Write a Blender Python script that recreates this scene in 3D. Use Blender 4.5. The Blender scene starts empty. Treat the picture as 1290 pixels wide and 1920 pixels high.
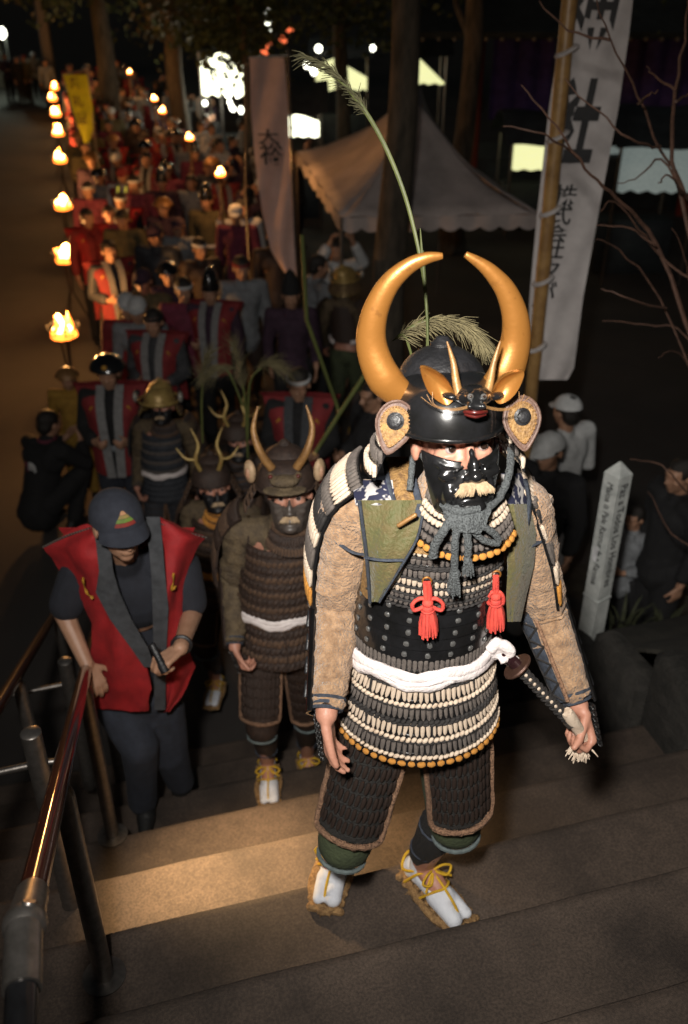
import bpy, bmesh, math, random
from mathutils import Vector, Matrix, noise
V = Vector
random.seed(7)
RAD = math.radians
sc = bpy.context.scene
col = sc.collection
# ------------------------------------------------------------------ camera, sky, light, exposure
CAM = V((0, 0, 4.123)); FPX = 1694.0; CX, CY = 645.0, 960.0
YAW = RAD(15.4); PITCH = RAD(30.5)
HEAD = V((math.sin(YAW), math.cos(YAW), 0)); RIGHT = V((math.cos(YAW), -math.sin(YAW), 0))
FWD = HEAD * math.cos(PITCH) + V((0, 0, -math.sin(PITCH))); UP = RIGHT.cross(FWD)
cd = bpy.data.cameras.new('camera'); cam = bpy.data.objects.new('camera', cd); col.objects.link(cam)
cam.matrix_world = Matrix.Translation(CAM) @ Matrix((RIGHT, UP, -FWD)).transposed().to_4x4()
cd.sensor_fit = 'HORIZONTAL'; cd.sensor_width = 24.0; cd.lens = 24.0 * FPX / 1290.0
cd.clip_start = 0.05; cd.clip_end = 600
cd.dof.use_dof = True; cd.dof.focus_distance = 1.98; cd.dof.aperture_fstop = 2.8
sc.camera = cam
sc.render.resolution_x = 688; sc.render.resolution_y = 1024
w = bpy.data.worlds.new('World'); sc.world = w; w.use_nodes = True
nt = w.node_tree
sky = nt.nodes.new('ShaderNodeTexSky'); sky.sky_type = 'NISHITA'; sky.sun_disc = False
SUN_EL, SUN_ROT = RAD(3), RAD(200)
sky.sun_elevation = SUN_EL; sky.sun_rotation = SUN_ROT
nt.links.new(sky.outputs[0], nt.nodes['Background'].inputs[0]); nt.nodes['Background'].inputs[1].default_value = 0.010
def lamp(name, kind, loc, power, color, parent=None, **k):
    d = bpy.data.lights.new(name, kind); d.energy = power; d.color = color
    for a, b in k.items(): setattr(d, a, b)
    o = bpy.data.objects.new(name, d); o.location = loc; col.objects.link(o)
    if parent: o.parent = parent
    return o
def aim(o, target):
    o.rotation_euler = (V(target) - o.location).to_track_quat('-Z', 'Y').to_euler()
fill_sun = lamp('fill_sun', 'SUN', (0, -5, 30), 0.10, (1.0, 0.82, 0.70), angle=RAD(12))  # weak warm sun added as soft frontal fill for the background, no real moon
fill_sun.rotation_euler = (RAD(50), 0, RAD(-30))
# the photographer's flash, held a little above and to the left of the camera
flash = lamp('camera_flash', 'AREA', CAM - RIGHT * 0.20 + V((0, 0, 0.42)) - HEAD * 0.05, 33, (1.0, 0.95, 0.88), size=0.16, shape='DISK', spread=RAD(80))
aim(flash, (0.74, 1.90, 3.12))
sc.view_settings.view_transform = 'Standard'; sc.view_settings.look = 'None'; sc.view_settings.gamma = 1
sc.view_settings.exposure = 0.0
sc.cycles.use_denoising = True
sc.cycles.max_bounces = 6; sc.cycles.diffuse_bounces = 2; sc.cycles.glossy_bounces = 2; sc.cycles.transmission_bounces = 4; sc.cycles.transparent_max_bounces = 8
sc.cycles.sample_clamp_indirect = 4; sc.cycles.caustics_reflective = False; sc.cycles.caustics_refractive = False

# ------------------------------------------------------------------ helpers
def ray(x, y): return FWD + RIGHT * ((x - CX) / FPX) - UP * ((y - CY) / FPX)
def atz(x, y, z):
    d = ray(x, y); return CAM + d * ((z - CAM.z) / d.z)
def atD(x, y, D):
    d = ray(x, y); return CAM + d * (D / d.dot(HEAD))
class Frame:
    """a standing thing's own axes: x along the picture's right, y away from the viewer, z up"""
    def __init__(s, px, py, z):
        s.o = atz(px, py, z); s.D = (s.o - CAM).dot(HEAD)
    def __call__(s, x, y, dd=0.0):
        p = atD(x, y, s.D + dd) - s.o
        return V((p.dot(RIGHT), p.dot(HEAD), p.z))
def srgb(h):
    if isinstance(h, str):
        c = [int(h[i:i+2], 16) / 255 for i in (0, 2, 4)]
        return tuple((x / 12.92 if x <= .04045 else ((x + .055) / 1.055) ** 2.4) for x in c)
    return h
MATS = {}
def mat(name, c1, c2=None, rough=.6, metal=0., scale=25., bump=.15, bscale=None, emit=None, estr=0., coat=0., sheen=0., pat='noise', detail=4., trans=0., transl=0., contrast=(.35, .65), stretch=None):
    if name in MATS: return MATS[name]
    m = bpy.data.materials.new(name); m.use_nodes = True; N = m.node_tree.nodes; L = m.node_tree.links
    b = N['Principled BSDF']; c1 = srgb(c1); c2 = srgb(c2) if c2 else tuple(x * .6 for x in c1)
    tc = N.new('ShaderNodeTexCoord'); src = tc.outputs['Object']
    if stretch:
        mp = N.new('ShaderNodeMapping'); mp.inputs['Scale'].default_value = stretch; L.new(src, mp.inputs[0]); src = mp.outputs[0]
    if pat == 'noise':
        t = N.new('ShaderNodeTexNoise'); t.inputs['Scale'].default_value = scale; t.inputs['Detail'].default_value = detail; t.inputs['Roughness'].default_value = .65; fac = t.outputs['Fac']
    elif pat == 'voronoi':
        t = N.new('ShaderNodeTexVoronoi'); t.inputs['Scale'].default_value = scale; fac = t.outputs['Distance']
    elif pat == 'wave':
        t = N.new('ShaderNodeTexWave'); t.inputs['Scale'].default_value = scale; t.inputs['Distortion'].default_value = 1.5; t.inputs['Detail'].default_value = 2; fac = t.outputs['Fac']
    L.new(src, t.inputs['Vector'])
    r = N.new('ShaderNodeValToRGB'); r.color_ramp.elements[0].position = contrast[0]; r.color_ramp.elements[1].position = contrast[1]
    r.color_ramp.elements[0].color = (*c2, 1); r.color_ramp.elements[1].color = (*c1, 1)
    L.new(fac, r.inputs[0]); L.new(r.outputs[0], b.inputs['Base Color'])
    b.inputs['Roughness'].default_value = rough; b.inputs['Metallic'].default_value = metal
    if coat: b.inputs['Coat Weight'].default_value = coat; b.inputs['Coat Roughness'].default_value = .12
    if sheen: b.inputs['Sheen Weight'].default_value = sheen
    if trans: b.inputs['Transmission Weight'].default_value = trans
    if emit: b.inputs['Emission Color'].default_value = (*srgb(emit), 1); b.inputs['Emission Strength'].default_value = estr
    if bump:
        n2 = N.new('ShaderNodeTexNoise'); n2.inputs['Scale'].default_value = bscale or scale * 4; n2.inputs['Detail'].default_value = 3; L.new(src, n2.inputs['Vector'])
        bp = N.new('ShaderNodeBump'); bp.inputs['Strength'].default_value = bump; bp.inputs['Distance'].default_value = .01
        L.new(n2.outputs['Fac'], bp.inputs['Height']); L.new(bp.outputs[0], b.inputs['Normal'])
    if transl:
        tb = N.new('ShaderNodeBsdfTranslucent'); mx = N.new('ShaderNodeMixShader'); mx.inputs[0].default_value = transl; L.new(r.outputs[0], tb.inputs[0]); L.new(b.outputs[0], mx.inputs[1]); L.new(tb.outputs[0], mx.inputs[2]); L.new(mx.outputs[0], N['Material Output'].inputs[0])
    MATS[name] = m
    return m
def tag(o, label=None, cat=None, group=None, kind=None):
    if label: o['label'] = label
    if cat: o['category'] = cat
    if group: o['group'] = group
    if kind: o['kind'] = kind
    return o
def empty(name, loc=(0, 0, 0), rz=0., label=None, cat=None, group=None):
    o = bpy.data.objects.new(name, None); o.empty_display_size = .05; col.objects.link(o); o.location = loc; o.rotation_euler = (0, 0, rz)
    return tag(o, label, cat, group)
def link(name, me, m=None, parent=None):
    o = bpy.data.objects.new(name, me); col.objects.link(o)
    if m is not None:
        if not me.materials: me.materials.append(m)
        elif me.materials[0] != m:
            o.material_slots[0].link = 'OBJECT'; o.material_slots[0].material = m
    if parent: o.parent = parent
    return o
class G:
    def __init__(s): s.v = []; s.f = []
    def add(s, vs, fs):
        n = len(s.v); s.v += [V(p) for p in vs]; s.f += [tuple(i + n for i in f) for f in fs]; return s
    def ell(s, c, r, M=None, u=14, v=9):
        c = V(c); r = (r, r, r) if not hasattr(r, '__len__') else r
        vs = [V((0, 0, r[2]))]
        for j in range(1, v):
            t = math.pi * j / v
            for i in range(u):
                a = 2 * math.pi * i / u; vs.append(V((r[0] * math.sin(t) * math.cos(a), r[1] * math.sin(t) * math.sin(a), r[2] * math.cos(t))))
        vs.append(V((0, 0, -r[2]))); fs = []
        for i in range(u): fs.append((0, 1 + i, 1 + (i + 1) % u))
        for j in range(v - 2):
            for i in range(u):
                a = 1 + j * u + i; b = 1 + j * u + (i + 1) % u; fs.append((a, a + u, b + u, b))
        e = len(vs) - 1; k = 1 + (v - 2) * u
        for i in range(u): fs.append((e, k + (i + 1) % u, k + i))
        if M: vs = [M @ p for p in vs]
        return s.add([p + c for p in vs], fs)
    def rings(s, R, closed=True, caps=True):
        n = len(R[0]); vs = [p for r in R for p in r]; fs = []
        for j in range(len(R) - 1):
            for i in range(n if closed else n - 1):
                a = j * n + i; b = j * n + (i + 1) % n; fs.append((a, b, b + n, a + n))
        if caps and closed: fs.append(tuple(range(n))[::-1]); fs.append(tuple(range((len(R) - 1) * n, len(R) * n)))
        return s.add(vs, fs)
    def tube(s, pts, rad, n=8, flat=1., up=None, caps=True, loop=False):
        pts = [V(p) for p in pts]; R = []
        rad = rad if hasattr(rad, '__len__') else [rad] * len(pts)
        prev = None
        for i, p in enumerate(pts):
            if loop: t = pts[(i + 1) % len(pts)] - pts[i - 1]
            else: t = pts[min(i + 1, len(pts) - 1)] - pts[max(i - 1, 0)]
            t = t.normalized() if t.length > 1e-9 else V((0, 0, 1))
            if prev is None:
                a = V(up) if up else (V((0, 0, 1)) if abs(t.z) < .9 else V((0, 1, 0)))
            else: a = prev
            a = (a - t * a.dot(t)); a = a.normalized() if a.length > 1e-6 else t.orthogonal().normalized()
            b = t.cross(a); prev = a
            R.append([p + a * (rad[i] * math.cos(2 * math.pi * k / n)) + b * (rad[i] * flat * math.sin(2 * math.pi * k / n)) for k in range(n)])
        if loop: R.append(R[0])
        return s.rings(R, caps=caps and not loop)
    def cap(s, p0, p1, r0, r1, n=10):
        p0 = V(p0); p1 = V(p1); d = p1 - p0
        if d.length < 1e-6: return s.ell(p0, r0)
        d.normalize(); P = []; Q = []
        for k in (-.95, -.7, -.35): P.append(p0 + d * (r0 * k)); Q.append(r0 * math.sqrt(1 - k * k))
        P += [p0, p1]; Q += [r0, r1]
        for k in (.35, .7, .95): P.append(p1 + d * (r1 * k)); Q.append(r1 * math.sqrt(1 - k * k))
        return s.tube(P, Q, n)
    def chain(s, pts, rad, n=10):
        for i in range(len(pts) - 1): s.cap(pts[i], pts[i + 1], rad[i], rad[i + 1], n)
        return s
    def cbox(s, c, size, M=None, ch=None):
        h = [x / 2 for x in size]; ch = min(size) * .2 if ch is None else ch; vs = []; R = []
        c = V(c)
        def ring(z, k): 
            x, y = h[0] - k, h[1] - k; q = ch
            return [V(p) for p in ((x - q, -y, z), (x, -y + q, z), (x, y - q, z), (x - q, y, z), (-x + q, y, z), (-x, y - q, z), (-x, -y + q, z), (-x + q, -y, z))]
        R = [ring(-h[2], ch * .7), ring(-h[2] + ch, 0), ring(h[2] - ch, 0), ring(h[2], ch * .7)]
        if M: R = [[M @ p for p in r] for r in R]
        return s.rings([[p + c for p in r] for r in R])
    def sheet(s, g, th=.004):
        ny = len(g); nx = len(g[0]); N = [[None] * nx for _ in range(ny)]
        for j in range(ny):
            for i in range(nx):
                du = V(g[j][min(i + 1, nx - 1)]) - V(g[j][max(i - 1, 0)]); dv = V(g[min(j + 1, ny - 1)][i]) - V(g[max(j - 1, 0)][i])
                n = du.cross(dv); N[j][i] = n.normalized() if n.length > 1e-12 else V((0, -1, 0))
        A = [V(g[j][i]) + N[j][i] * (th / 2) for j in range(ny) for i in range(nx)]
        B = [V(g[j][i]) - N[j][i] * (th / 2) for j in range(ny) for i in range(nx)]
        o = nx * ny; fs = []
        for j in range(ny - 1):
            for i in range(nx - 1):
                a = j * nx + i; fs.append((a, a + 1, a + nx + 1, a + nx)); fs.append((o + a, o + a + nx, o + a + nx + 1, o + a + 1))
        for i in range(nx - 1):
            fs.append((i, o + i, o + i + 1, i + 1)); a = (ny - 1) * nx + i; fs.append((a, a + 1, o + a + 1, o + a))
        for j in range(ny - 1):
            a = j * nx; fs.append((a, a + nx, o + a + nx, o + a)); a = j * nx + nx - 1; fs.append((a, o + a, o + a + nx, a + nx))
        return s.add(A + B, fs)
    def prism(s, poly, th, M=None):
        n = len(poly); vs = [V((x, -th / 2, z)) for x, z in poly] + [V((x, th / 2, z)) for x, z in poly]
        fs = [tuple(range(n)), tuple(range(2 * n - 1, n - 1, -1))] + [(i, i + n, (i + 1) % n + n, (i + 1) % n) for i in range(n)]
        if M: vs = [M @ p for p in vs]
        return s.add(vs, fs)
    def lathe(s, prof, n=20, c=(0, 0, 0), M=None):
        R = [[V((r * math.cos(2 * math.pi * k / n), r * math.sin(2 * math.pi * k / n), z)) for k in range(n)] for r, z in prof]
        if M: R = [[M @ p for p in r] for r in R]
        return s.rings([[p + V(c) for p in r] for r in R])
    def T(s, M): s.v = [M @ p for p in s.v]; return s
    def wob(s, amp, sc_, seed=0):
        s.v = [p + noise.noise_vector(p * sc_ + V((seed, seed, seed))) * amp for p in s.v]; return s
    def mesh(s, name, smooth=True, sharp=45):
        me = bpy.data.meshes.new(name); me.from_pydata(s.v, [], s.f); me.update()
        bm = bmesh.new(); bm.from_mesh(me); bmesh.ops.recalc_face_normals(bm, faces=bm.faces); bm.to_mesh(me); bm.free()
        if smooth:
            me.shade_smooth()
            if sharp: me.set_sharp_from_angle(angle=RAD(sharp))
        return me
    def obj(s, name, m, parent=None, smooth=True, sharp=45): return link(name, s.mesh(name, smooth, sharp), m, parent)
def fuse(g, name, voxel, it=4, fac=.5):
    me = g.mesh(name, False); o = bpy.data.objects.new('tmp', me); col.objects.link(o)
    r = o.modifiers.new('r', 'REMESH'); r.mode = 'VOXEL'; r.voxel_size = voxel; r.use_smooth_shade = True
    if it: q = o.modifiers.new('s', 'SMOOTH'); q.factor = fac; q.iterations = it
    dg = bpy.context.evaluated_depsgraph_get(); out = bpy.data.meshes.new_from_object(o.evaluated_get(dg)); out.name = name
    bpy.data.objects.remove(o); bpy.data.meshes.remove(me); out.materials.clear(); out.shade_smooth()
    return out
def lerp(a, b, t): return a + (b - a) * t
def spline(pts, n):
    """smooth curve through points (Catmull-Rom)"""
    pts = [V(p) for p in pts]; out = []
    for i in range(len(pts) - 1):
        p0 = pts[max(i - 1, 0)]; p1 = pts[i]; p2 = pts[i + 1]; p3 = pts[min(i + 2, len(pts) - 1)]
        for k in range(n):
            t = k / n; out.append(.5 * ((2 * p1) + (p2 - p0) * t + (2 * p0 - 5 * p1 + 4 * p2 - p3) * t * t + (3 * p1 - p0 - 3 * p2 + p3) * t ** 3))
    out.append(pts[-1]); return out
def prads(r, n): 
    o = []
    for i in range(len(r) - 1): o += [lerp(r[i], r[i + 1], k / n) for k in range(n)]
    return o + [r[-1]]
def psheet(F, rows, nx=8, bulge=.0, th=.004, sub=3, wave=0., wn=3):
    """cloth sheet from photo rows (y, x0, d0, x1, d1) in a frame's axes"""
    g = []
    for k in range(len(rows) - 1):
        for q in range(sub + (k == len(rows) - 2)):
            t = q / sub; y, x0, d0, x1, d1 = [lerp(a, b, t) for a, b in zip(rows[k], rows[k + 1])]
            g.append([F(lerp(x0, x1, i / nx), y, lerp(d0, d1, i / nx) - bulge * math.sin(math.pi * i / nx) + wave * math.sin(wn * 2 * math.pi * i / nx + y * .03)) for i in range(nx + 1)])
    return G().sheet(g, th)
def basis(x, y, z, o): 
    M = Matrix((x, y, z)).transposed().to_4x4(); M.translation = o; return M
def hand(g, w, d, nrm, side, curl=(25, 30, 20), spread=.0, thumb=(.6, .6, .2), k=1.):
    """five-fingered hand: wrist w, finger direction d, palm faces nrm, thumb towards side*(d x nrm)"""
    w = V(w); d = V(d).normalized(); nrm = V(nrm); nrm = (nrm - d * nrm.dot(d)).normalized(); lat = d.cross(nrm) * side
    tips = []
    for i, (off, pl, fl, r) in enumerate(((.030, .084, .066, .0092), (.010, .088, .076, .0095), (-.010, .084, .070, .009), (-.028, .076, .054, .008))):
        kn = w + d * pl * k + lat * off * k
        g.cap(w + lat * off * .55 * k + d * .005, kn, .0125 * k, .0115 * k, 8)
        p = kn; dr = (d + lat * off * spread * 8).normalized(); ang = 0
        for q, (fr, c) in enumerate(zip((.45, .31, .24), curl)):
            ang += c * (1 + .08 * (i - 1)); v = dr * math.cos(RAD(ang)) + nrm * math.sin(RAD(ang))
            p2 = p + v * fl * fr * k; g.cap(p, p2, r * k * (1 - .08 * q), r * k * (.92 - .08 * q), 8); p = p2
        tips.append(p)
    b = w + d * .022 * k + lat * .022 * k; v = (d * thumb[0] + lat * thumb[1] + nrm * thumb[2]).normalized()
    m1 = b + v * .036 * k; v2 = (v + d * .5 + nrm * thumb[2] * .8).normalized(); m2 = m1 + v2 * .030 * k; m3 = m2 + (v2 + nrm * thumb[2]).normalized() * .024 * k
    g.chain([b, m1, m2, m3], [.014 * k, .0115 * k, .0105 * k, .0085 * k], 8)
    return tips
# ------------------------------------------------------------------ setting
def text_mesh(body, size, th=.001, bold=0.):
    c = bpy.data.curves.new('lettering', 'FONT'); c.body = body; c.size = size; c.align_x = 'CENTER'; c.align_y = 'CENTER'; c.extrude = th; c.offset = bold
    o = bpy.data.objects.new('tmp', c); col.objects.link(o)
    dg = bpy.context.evaluated_depsgraph_get(); me = bpy.data.meshes.new_from_object(o.evaluated_get(dg)); bpy.data.objects.remove(o); me.materials.clear()
    return me
M_asph = mat('asphalt', (.05, .043, .038), (.03, .026, .024), rough=.85, scale=.5, bump=.5, bscale=90)
M_stone = mat('step_stone', (.10, .072, .054), (.032, .023, .018), rough=.82, scale=3.2, bump=.3, bscale=420, detail=15, contrast=(.3, .72))
def weather(m, fine=140., stain=1.7):
    # grit speckle and broad stains over the stone
    N = m.node_tree.nodes; L = m.node_tree.links; b = N['Principled BSDF']; src = b.inputs['Base Color'].links[0].from_socket
    tc = N.new('ShaderNodeTexCoord')
    for sc__, lo, hi, p0, p1 in ((fine, .72, 1.34, .35, .68), (stain, .6, 1.2, .3, .7), (420., .8, 1.25, .3, .7)):
        n = N.new('ShaderNodeTexNoise'); n.inputs['Scale'].default_value = sc__; n.inputs['Detail'].default_value = 6; L.new(tc.outputs['Object'], n.inputs['Vector'])
        mr = N.new('ShaderNodeMapRange'); mr.inputs[1].default_value = p0; mr.inputs[2].default_value = p1; mr.inputs[3].default_value = lo; mr.inputs[4].default_value = hi; L.new(n.outputs['Fac'], mr.inputs[0])
        vm = N.new('ShaderNodeVectorMath'); vm.operation = 'SCALE'; L.new(src, vm.inputs[0]); L.new(mr.outputs[0], vm.inputs['Scale']); src = vm.outputs[0]
    L.new(src, b.inputs['Base Color'])
weather(M_stone)
M_earth = mat('earth', (.05, .045, .035), (.02, .018, .013), rough=.95, scale=6, bump=1., bscale=40)
def tread(n): return 2.336 - .292 * n
def nose(n): return .897 + .431 * n
g = G(); S_ = 260
g.add([(-S_, -40, 0), (S_, -40, 0), (S_, S_, 0), (-S_, S_, 0)], [(0, 1, 2, 3)])
tag(g.obj('ground', M_asph, smooth=False), kind='structure')
stairs = empty('stairs'); tag(stairs, kind='structure')
for n in range(-5, 8):
    for x0, x1 in ((-4.2, -1.9), (-1.895, 2.15)):
        g = G(); y0, y1 = nose(n - 1) - .05, nose(n); z = tread(n)
        # slab with a worn, chamfered nosing
        nx = 40; prof = [(y0, z - .42), (y0, z), (y1 - .03, z), (y1 - .007, z - .004), (y1, z - .012), (y1 - .002, z - .05), (y1 - .004, z - .42)]
        R = []
        for i in range(nx + 1):
            x = lerp(x0, x1, i / nx); wv = .0035 * noise.noise(V((x * 3, n * 5.1, 0)))
            R.append([V((x, y + (wv * 1.5 if k in (3, 4) else 0), zz + wv)) for k, (y, zz) in enumerate(prof)])
        g.rings(R, closed=True, caps=True)
        g.obj('step_slab', M_stone, stairs, sharp=60)
# embankment beside the steps
def emb_z(y): return max(-.03, (1.05 - .6 * (y - 3.36)) if y < 3.55 else .936 - 1.15 * (y - 3.55))
g = G(); grid = []
for j in range(31):
    y = -2 + j * .26; row = []
    for i in range(21):
        x = 2.3 + i * .22
        row.append(V((x, y, max(-.02, emb_z(y) + .07 * noise.noise(V((x * 2, y * 2, 3))) + .02 * (x - 2.3) - (.25 if y > 5.4 else 0)))))
    grid.append(row)
g.sheet(grid, .02); g.v += []; tag(g.obj('earth_bank', M_earth), kind='structure')
g = G()   # side wall of the bank
curb = empty('stone_curb', (2.22, 3.3, 1.0), label='low rough stone curb climbing between the steps and the dark bank', cat='curb')
M_rock = mat('rock', (.03, .027, .023), (.013, .012, .01), rough=.9, scale=12, bump=1, bscale=50)
yy = -1.8; k = 0
while yy < 5.4:
    ln = random.uniform(.28, .5); zt = emb_z(yy + ln / 2) + .0
    g = G().cbox((0, yy + ln / 2 - 3.3, 0), (.16, ln * .97, .9), ch=.03).wob(.02, 5, k); g.v = [p + V((0, 0, zt - .45 - 1.0)) for p in g.v]
    g.obj('stone', M_rock, curb); yy += ln; k += 1
# peace pole
M_post = mat('post_paint', (.55, .57, .55), (.36, .38, .37), rough=.45, scale=14, bump=.05)
M_ink = mat('ink', (.015, .015, .017), rough=.6, bump=0)
pp = atz(1105, 1200, 1.03)
post = empty('peace_pole', pp, RAD(-15.4 - 56), 'pale square pole with a pointed top and lettering, standing on the bank', 'pole')
hw = .047; H = 1.09
G().rings([[V((sx * a, sy * a, z)) for sx, sy in ((-1, -1), (1, -1), (1, 1), (-1, 1))] for a, z in ((hw, -.15), (hw, H - .06), (.004, H))]).obj('shaft', M_post, post, smooth=False)
G().cbox((0, 0, .30), (.106, .106, .012)).obj('collar', M_post, post)
for body, rz, sz in (('Paz a Todos Los Hombres', 90, .058), ('Maioa is Pale Rannur fe a Rannua', 0, .04)):
    o = link('lettering', text_mesh(body, sz), M_ink, post)
    # reads downward on its face
    ml = Matrix.Rotation(RAD(rz), 4, 'Z') @ Matrix.Translation((0, -hw - .001, .685)) @ Matrix.Rotation(RAD(90), 4, 'X') @ Matrix.Rotation(RAD(-90), 4, 'Z')
    ex = max(v.co.x for v in o.data.vertices) - min(v.co.x for v in o.data.vertices); s = .60 / ex
    o.matrix_local = ml @ Matrix.Diagonal((s, min(s * 1.25, 1.3), 1, 1))
o = link('lettering', text_mesh('■', .05), mat('tape', (.7, .7, .72), rough=.2, bump=0), post); o.matrix_local = Matrix.Rotation(RAD(0), 4, 'Z') @ Matrix.Translation((-.02, -hw - .0012, .56)) @ Matrix.Rotation(RAD(90), 4, 'X') @ Matrix.Diagonal((.8, 2.4, 1, 1))
# ------------------------------------------------------------------ handrails down the middle of the steps
M_pipe = mat('rail_resin', (.055, .012, .008), (.03, .008, .006), rough=.13, coat=.7, scale=18, bump=.02)
M_pipeB = mat('rail_black', (.012, .012, .013), rough=.25, bump=.02)
M_steel = mat('steel', (.26, .24, .22), (.18, .165, .15), rough=.38, metal=.85, scale=40, bump=.05)
def rail_z(y): return 2.87 - .543 * (y - .98)
def rail(x, name, lab, posts=(1.62, 2.62, 3.62, 4.6)):
    r = empty(name, (x, 2.4, rail_z(2.4)), label=lab, cat='handrail', group=None)
    L = lambda y, dx=0, dz=0: V((dx, y - 2.4, rail_z(y) + dz - rail_z(2.4)))
    G().tube([L(1.02), L(4.75)], .0235, 20).obj('rail', M_pipe, r)
    # joint at the upper end and the level black rail beyond it
    G().tube([L(.975), L(1.02), L(1.07)], [.0285, .028, .0265], 20).obj('joint_sleeve', M_steel, r)
    G().ell(L(.97), .034, u=20, v=14).obj('joint_ball', M_steel, r)
    G().lathe([(.001, .036), (.010, .036), (.012, .030), (.012, .02)], 16, L(.97), Matrix.Rotation(RAD(-35), 3, 'X') @ Matrix.Rotation(RAD(18), 3, 'Y')).obj('joint_bolt', M_steel, r)
    G().tube([L(.96), L(.96) + V((0, -.10, 0))], .028, 20).obj('end_sleeve', M_steel, r)
    G().tube([L(.96) + V((0, -.09, 0)), L(.96) + V((0, -.5, 0)), L(.96) + V((0, -.56, -.05)), L(.96) + V((0, -.56, -.7))], .0235, 20).obj('end_rail', M_pipeB, r)
    for y in posts:
        n = math.ceil((y - .897) / .431); zt = tread(min(n, 8))
        p = L(y); G().tube([V((p.x, p.y, zt - rail_z(2.4) - .02)), p - V((0, 0, .06)), p - V((0, 0, .015))], [.026, .026, .012], 16).obj('post', M_steel, r)
        G().lathe([(.06, 0), (.06, .006), (.03, .010)], 16, (p.x, p.y, zt - rail_z(2.4) - .001)).obj('base_plate', M_steel, r)
    return r
rail(-.24, 'handrail', 'glossy dark red handrail with a steel ball joint under the capped man\'s hand')
rail(-.50, 'handrail', 'dull red handrail running parallel behind the gripped one', posts=(2.9, 4.6))
def bollard(px, py, z, h, lab):
    p = atz(px, py, z + h); b = empty('steel_post', (p.x, p.y, z), label=lab, cat='post')
    G().tube([(0, 0, -.02), (0, 0, h - .012)], .030, 20).obj('shaft', M_steel, b)
    G().lathe([(.0305, h - .012), (.0305, h - .004), (.026, h), (.001, h + .002)], 20).obj('cap', M_steel, b)
    G().tube([(.03, .0, h - .13), (.075, 0, h - .135)], .009, 10).obj('bracket', M_steel, b)
    G().tube([(-.03, .0, h - .13), (-.30, 0, h - .14)], .011, 10).obj('crossbar', M_steel, b)
    return p
p1 = bollard(57, 1372, tread(3), .78, 'stout steel post with a domed cap and crossbar beside the glossy handrail')
p2 = bollard(121, 1238, tread(5), .74, 'shorter steel post beside the hand of the man in the navy cap')
# ------------------------------------------------------------------ fire baskets along the road
M_iron = mat('iron', (.03, .027, .025), rough=.7, metal=.5, bump=.3)
M_wood = mat('charred_wood', (.06, .035, .02), (.02, .012, .01), rough=.9, scale=30)
M_core = mat('flame_core', (.9, .5, .2), emit=(1, .50, .15), estr=26, bump=0)
M_fl = mat('flame', (.9, .4, .1), emit=(1, .22, .025), estr=5, bump=0)
def flame(parent, c, s, seed):
    """a lumpy white-hot heart with orange tongues licking out of it"""
    rnd = random.Random(seed); g = G(); h = G(); c = V(c)
    h.ell(c + V((0, 0, .045 * s)), (.080 * s, .080 * s, .062 * s)); h.ell(c + V((.02 * s * (-1) ** int(seed), 0, .11 * s)), (.042 * s, .042 * s, .05 * s)); h.wob(.026 * s, 13 / s, seed)
    g.ell(c + V((0, 0, .015 * s)), (.105 * s, .105 * s, .045 * s))
    for k in range(6):
        a = k * 1.05 + rnd.random(); rr = .06 * s * rnd.uniform(.3, 1); x, y = rr * math.cos(a), rr * math.sin(a); hh = s * rnd.uniform(.07, .19); dr = rnd.uniform(-.05, .05) * s
        g.tube([c + V((x + dr * q * q, y, hh * q)) for q in (0, .25, .5, .75, 1)], [s * r for r in (.028, .036, .028, .014, .003)], 8)
    g.wob(.012 * s, 20 / s, seed); g.obj('flame', M_fl, parent); h.obj('flame', M_core, parent)
def fire_basket(px, py, lab, full=True, e=12, grp='fire baskets in a row along the road'):
    p = atz(px, py, 1.05); r = empty('fire_basket', (p.x, p.y, 0), random.random() * 3, lab, 'fire basket', grp)
    s = 1.0
    for a in (0, 120, 240):
        A = RAD(a); G().tube([(.24 * math.cos(A), .24 * math.sin(A), 0), (.02 * math.cos(A), .02 * math.sin(A), .55), (.05 * math.cos(A), .05 * math.sin(A), .92)], .010, 8).obj('leg', M_iron, r)
    for rr, z in ((.10, .92), (.135, .98), (.165, 1.05)):
        G().tube([(rr * math.cos(t * .349), rr * math.sin(t * .349), z) for t in range(18)], .006, 6, loop=True).obj('hoop', M_iron, r)
    for k in range(10):
        A = k * .628; G().tube([(.03 * math.cos(A), .03 * math.sin(A), .90), (.10 * math.cos(A), .10 * math.sin(A), .92), (.135 * math.cos(A), .135 * math.sin(A), .98), (.175 * math.cos(A), .175 * math.sin(A), 1.075)], .006, 6).obj('bar', M_iron, r)
    for k in range(4):
        A = k * .8; G().cap((-.09 * math.cos(A), -.09 * math.sin(A), .95 + .012 * k), (.09 * math.cos(A), .09 * math.sin(A), .965 + .015 * k), .018, .015, 8).obj('log', M_wood, r)
    flame(r, (0, 0, .95), 1.35, px * 7 + py)
    lamp('fire_light', 'POINT', (0, 0, 1.22), e, (1, .45, .13), r, shadow_soft_size=.07)
BL = ['nearest the steps', 'second from the steps']
fire_basket(118, 612, 'burning iron fire basket behind the crouching man in the black shirt', e=90)
fire_basket(122, 474, 'burning iron fire basket beside the man in the long red coat', e=90)
for px, py in ((117, 378), (112, 293), (108, 244), (104, 209), (98, 181), (102, 161)):
    fire_basket(px, py, 'small distant fire basket burning in the row beside the marching crowd', e=46)
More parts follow.
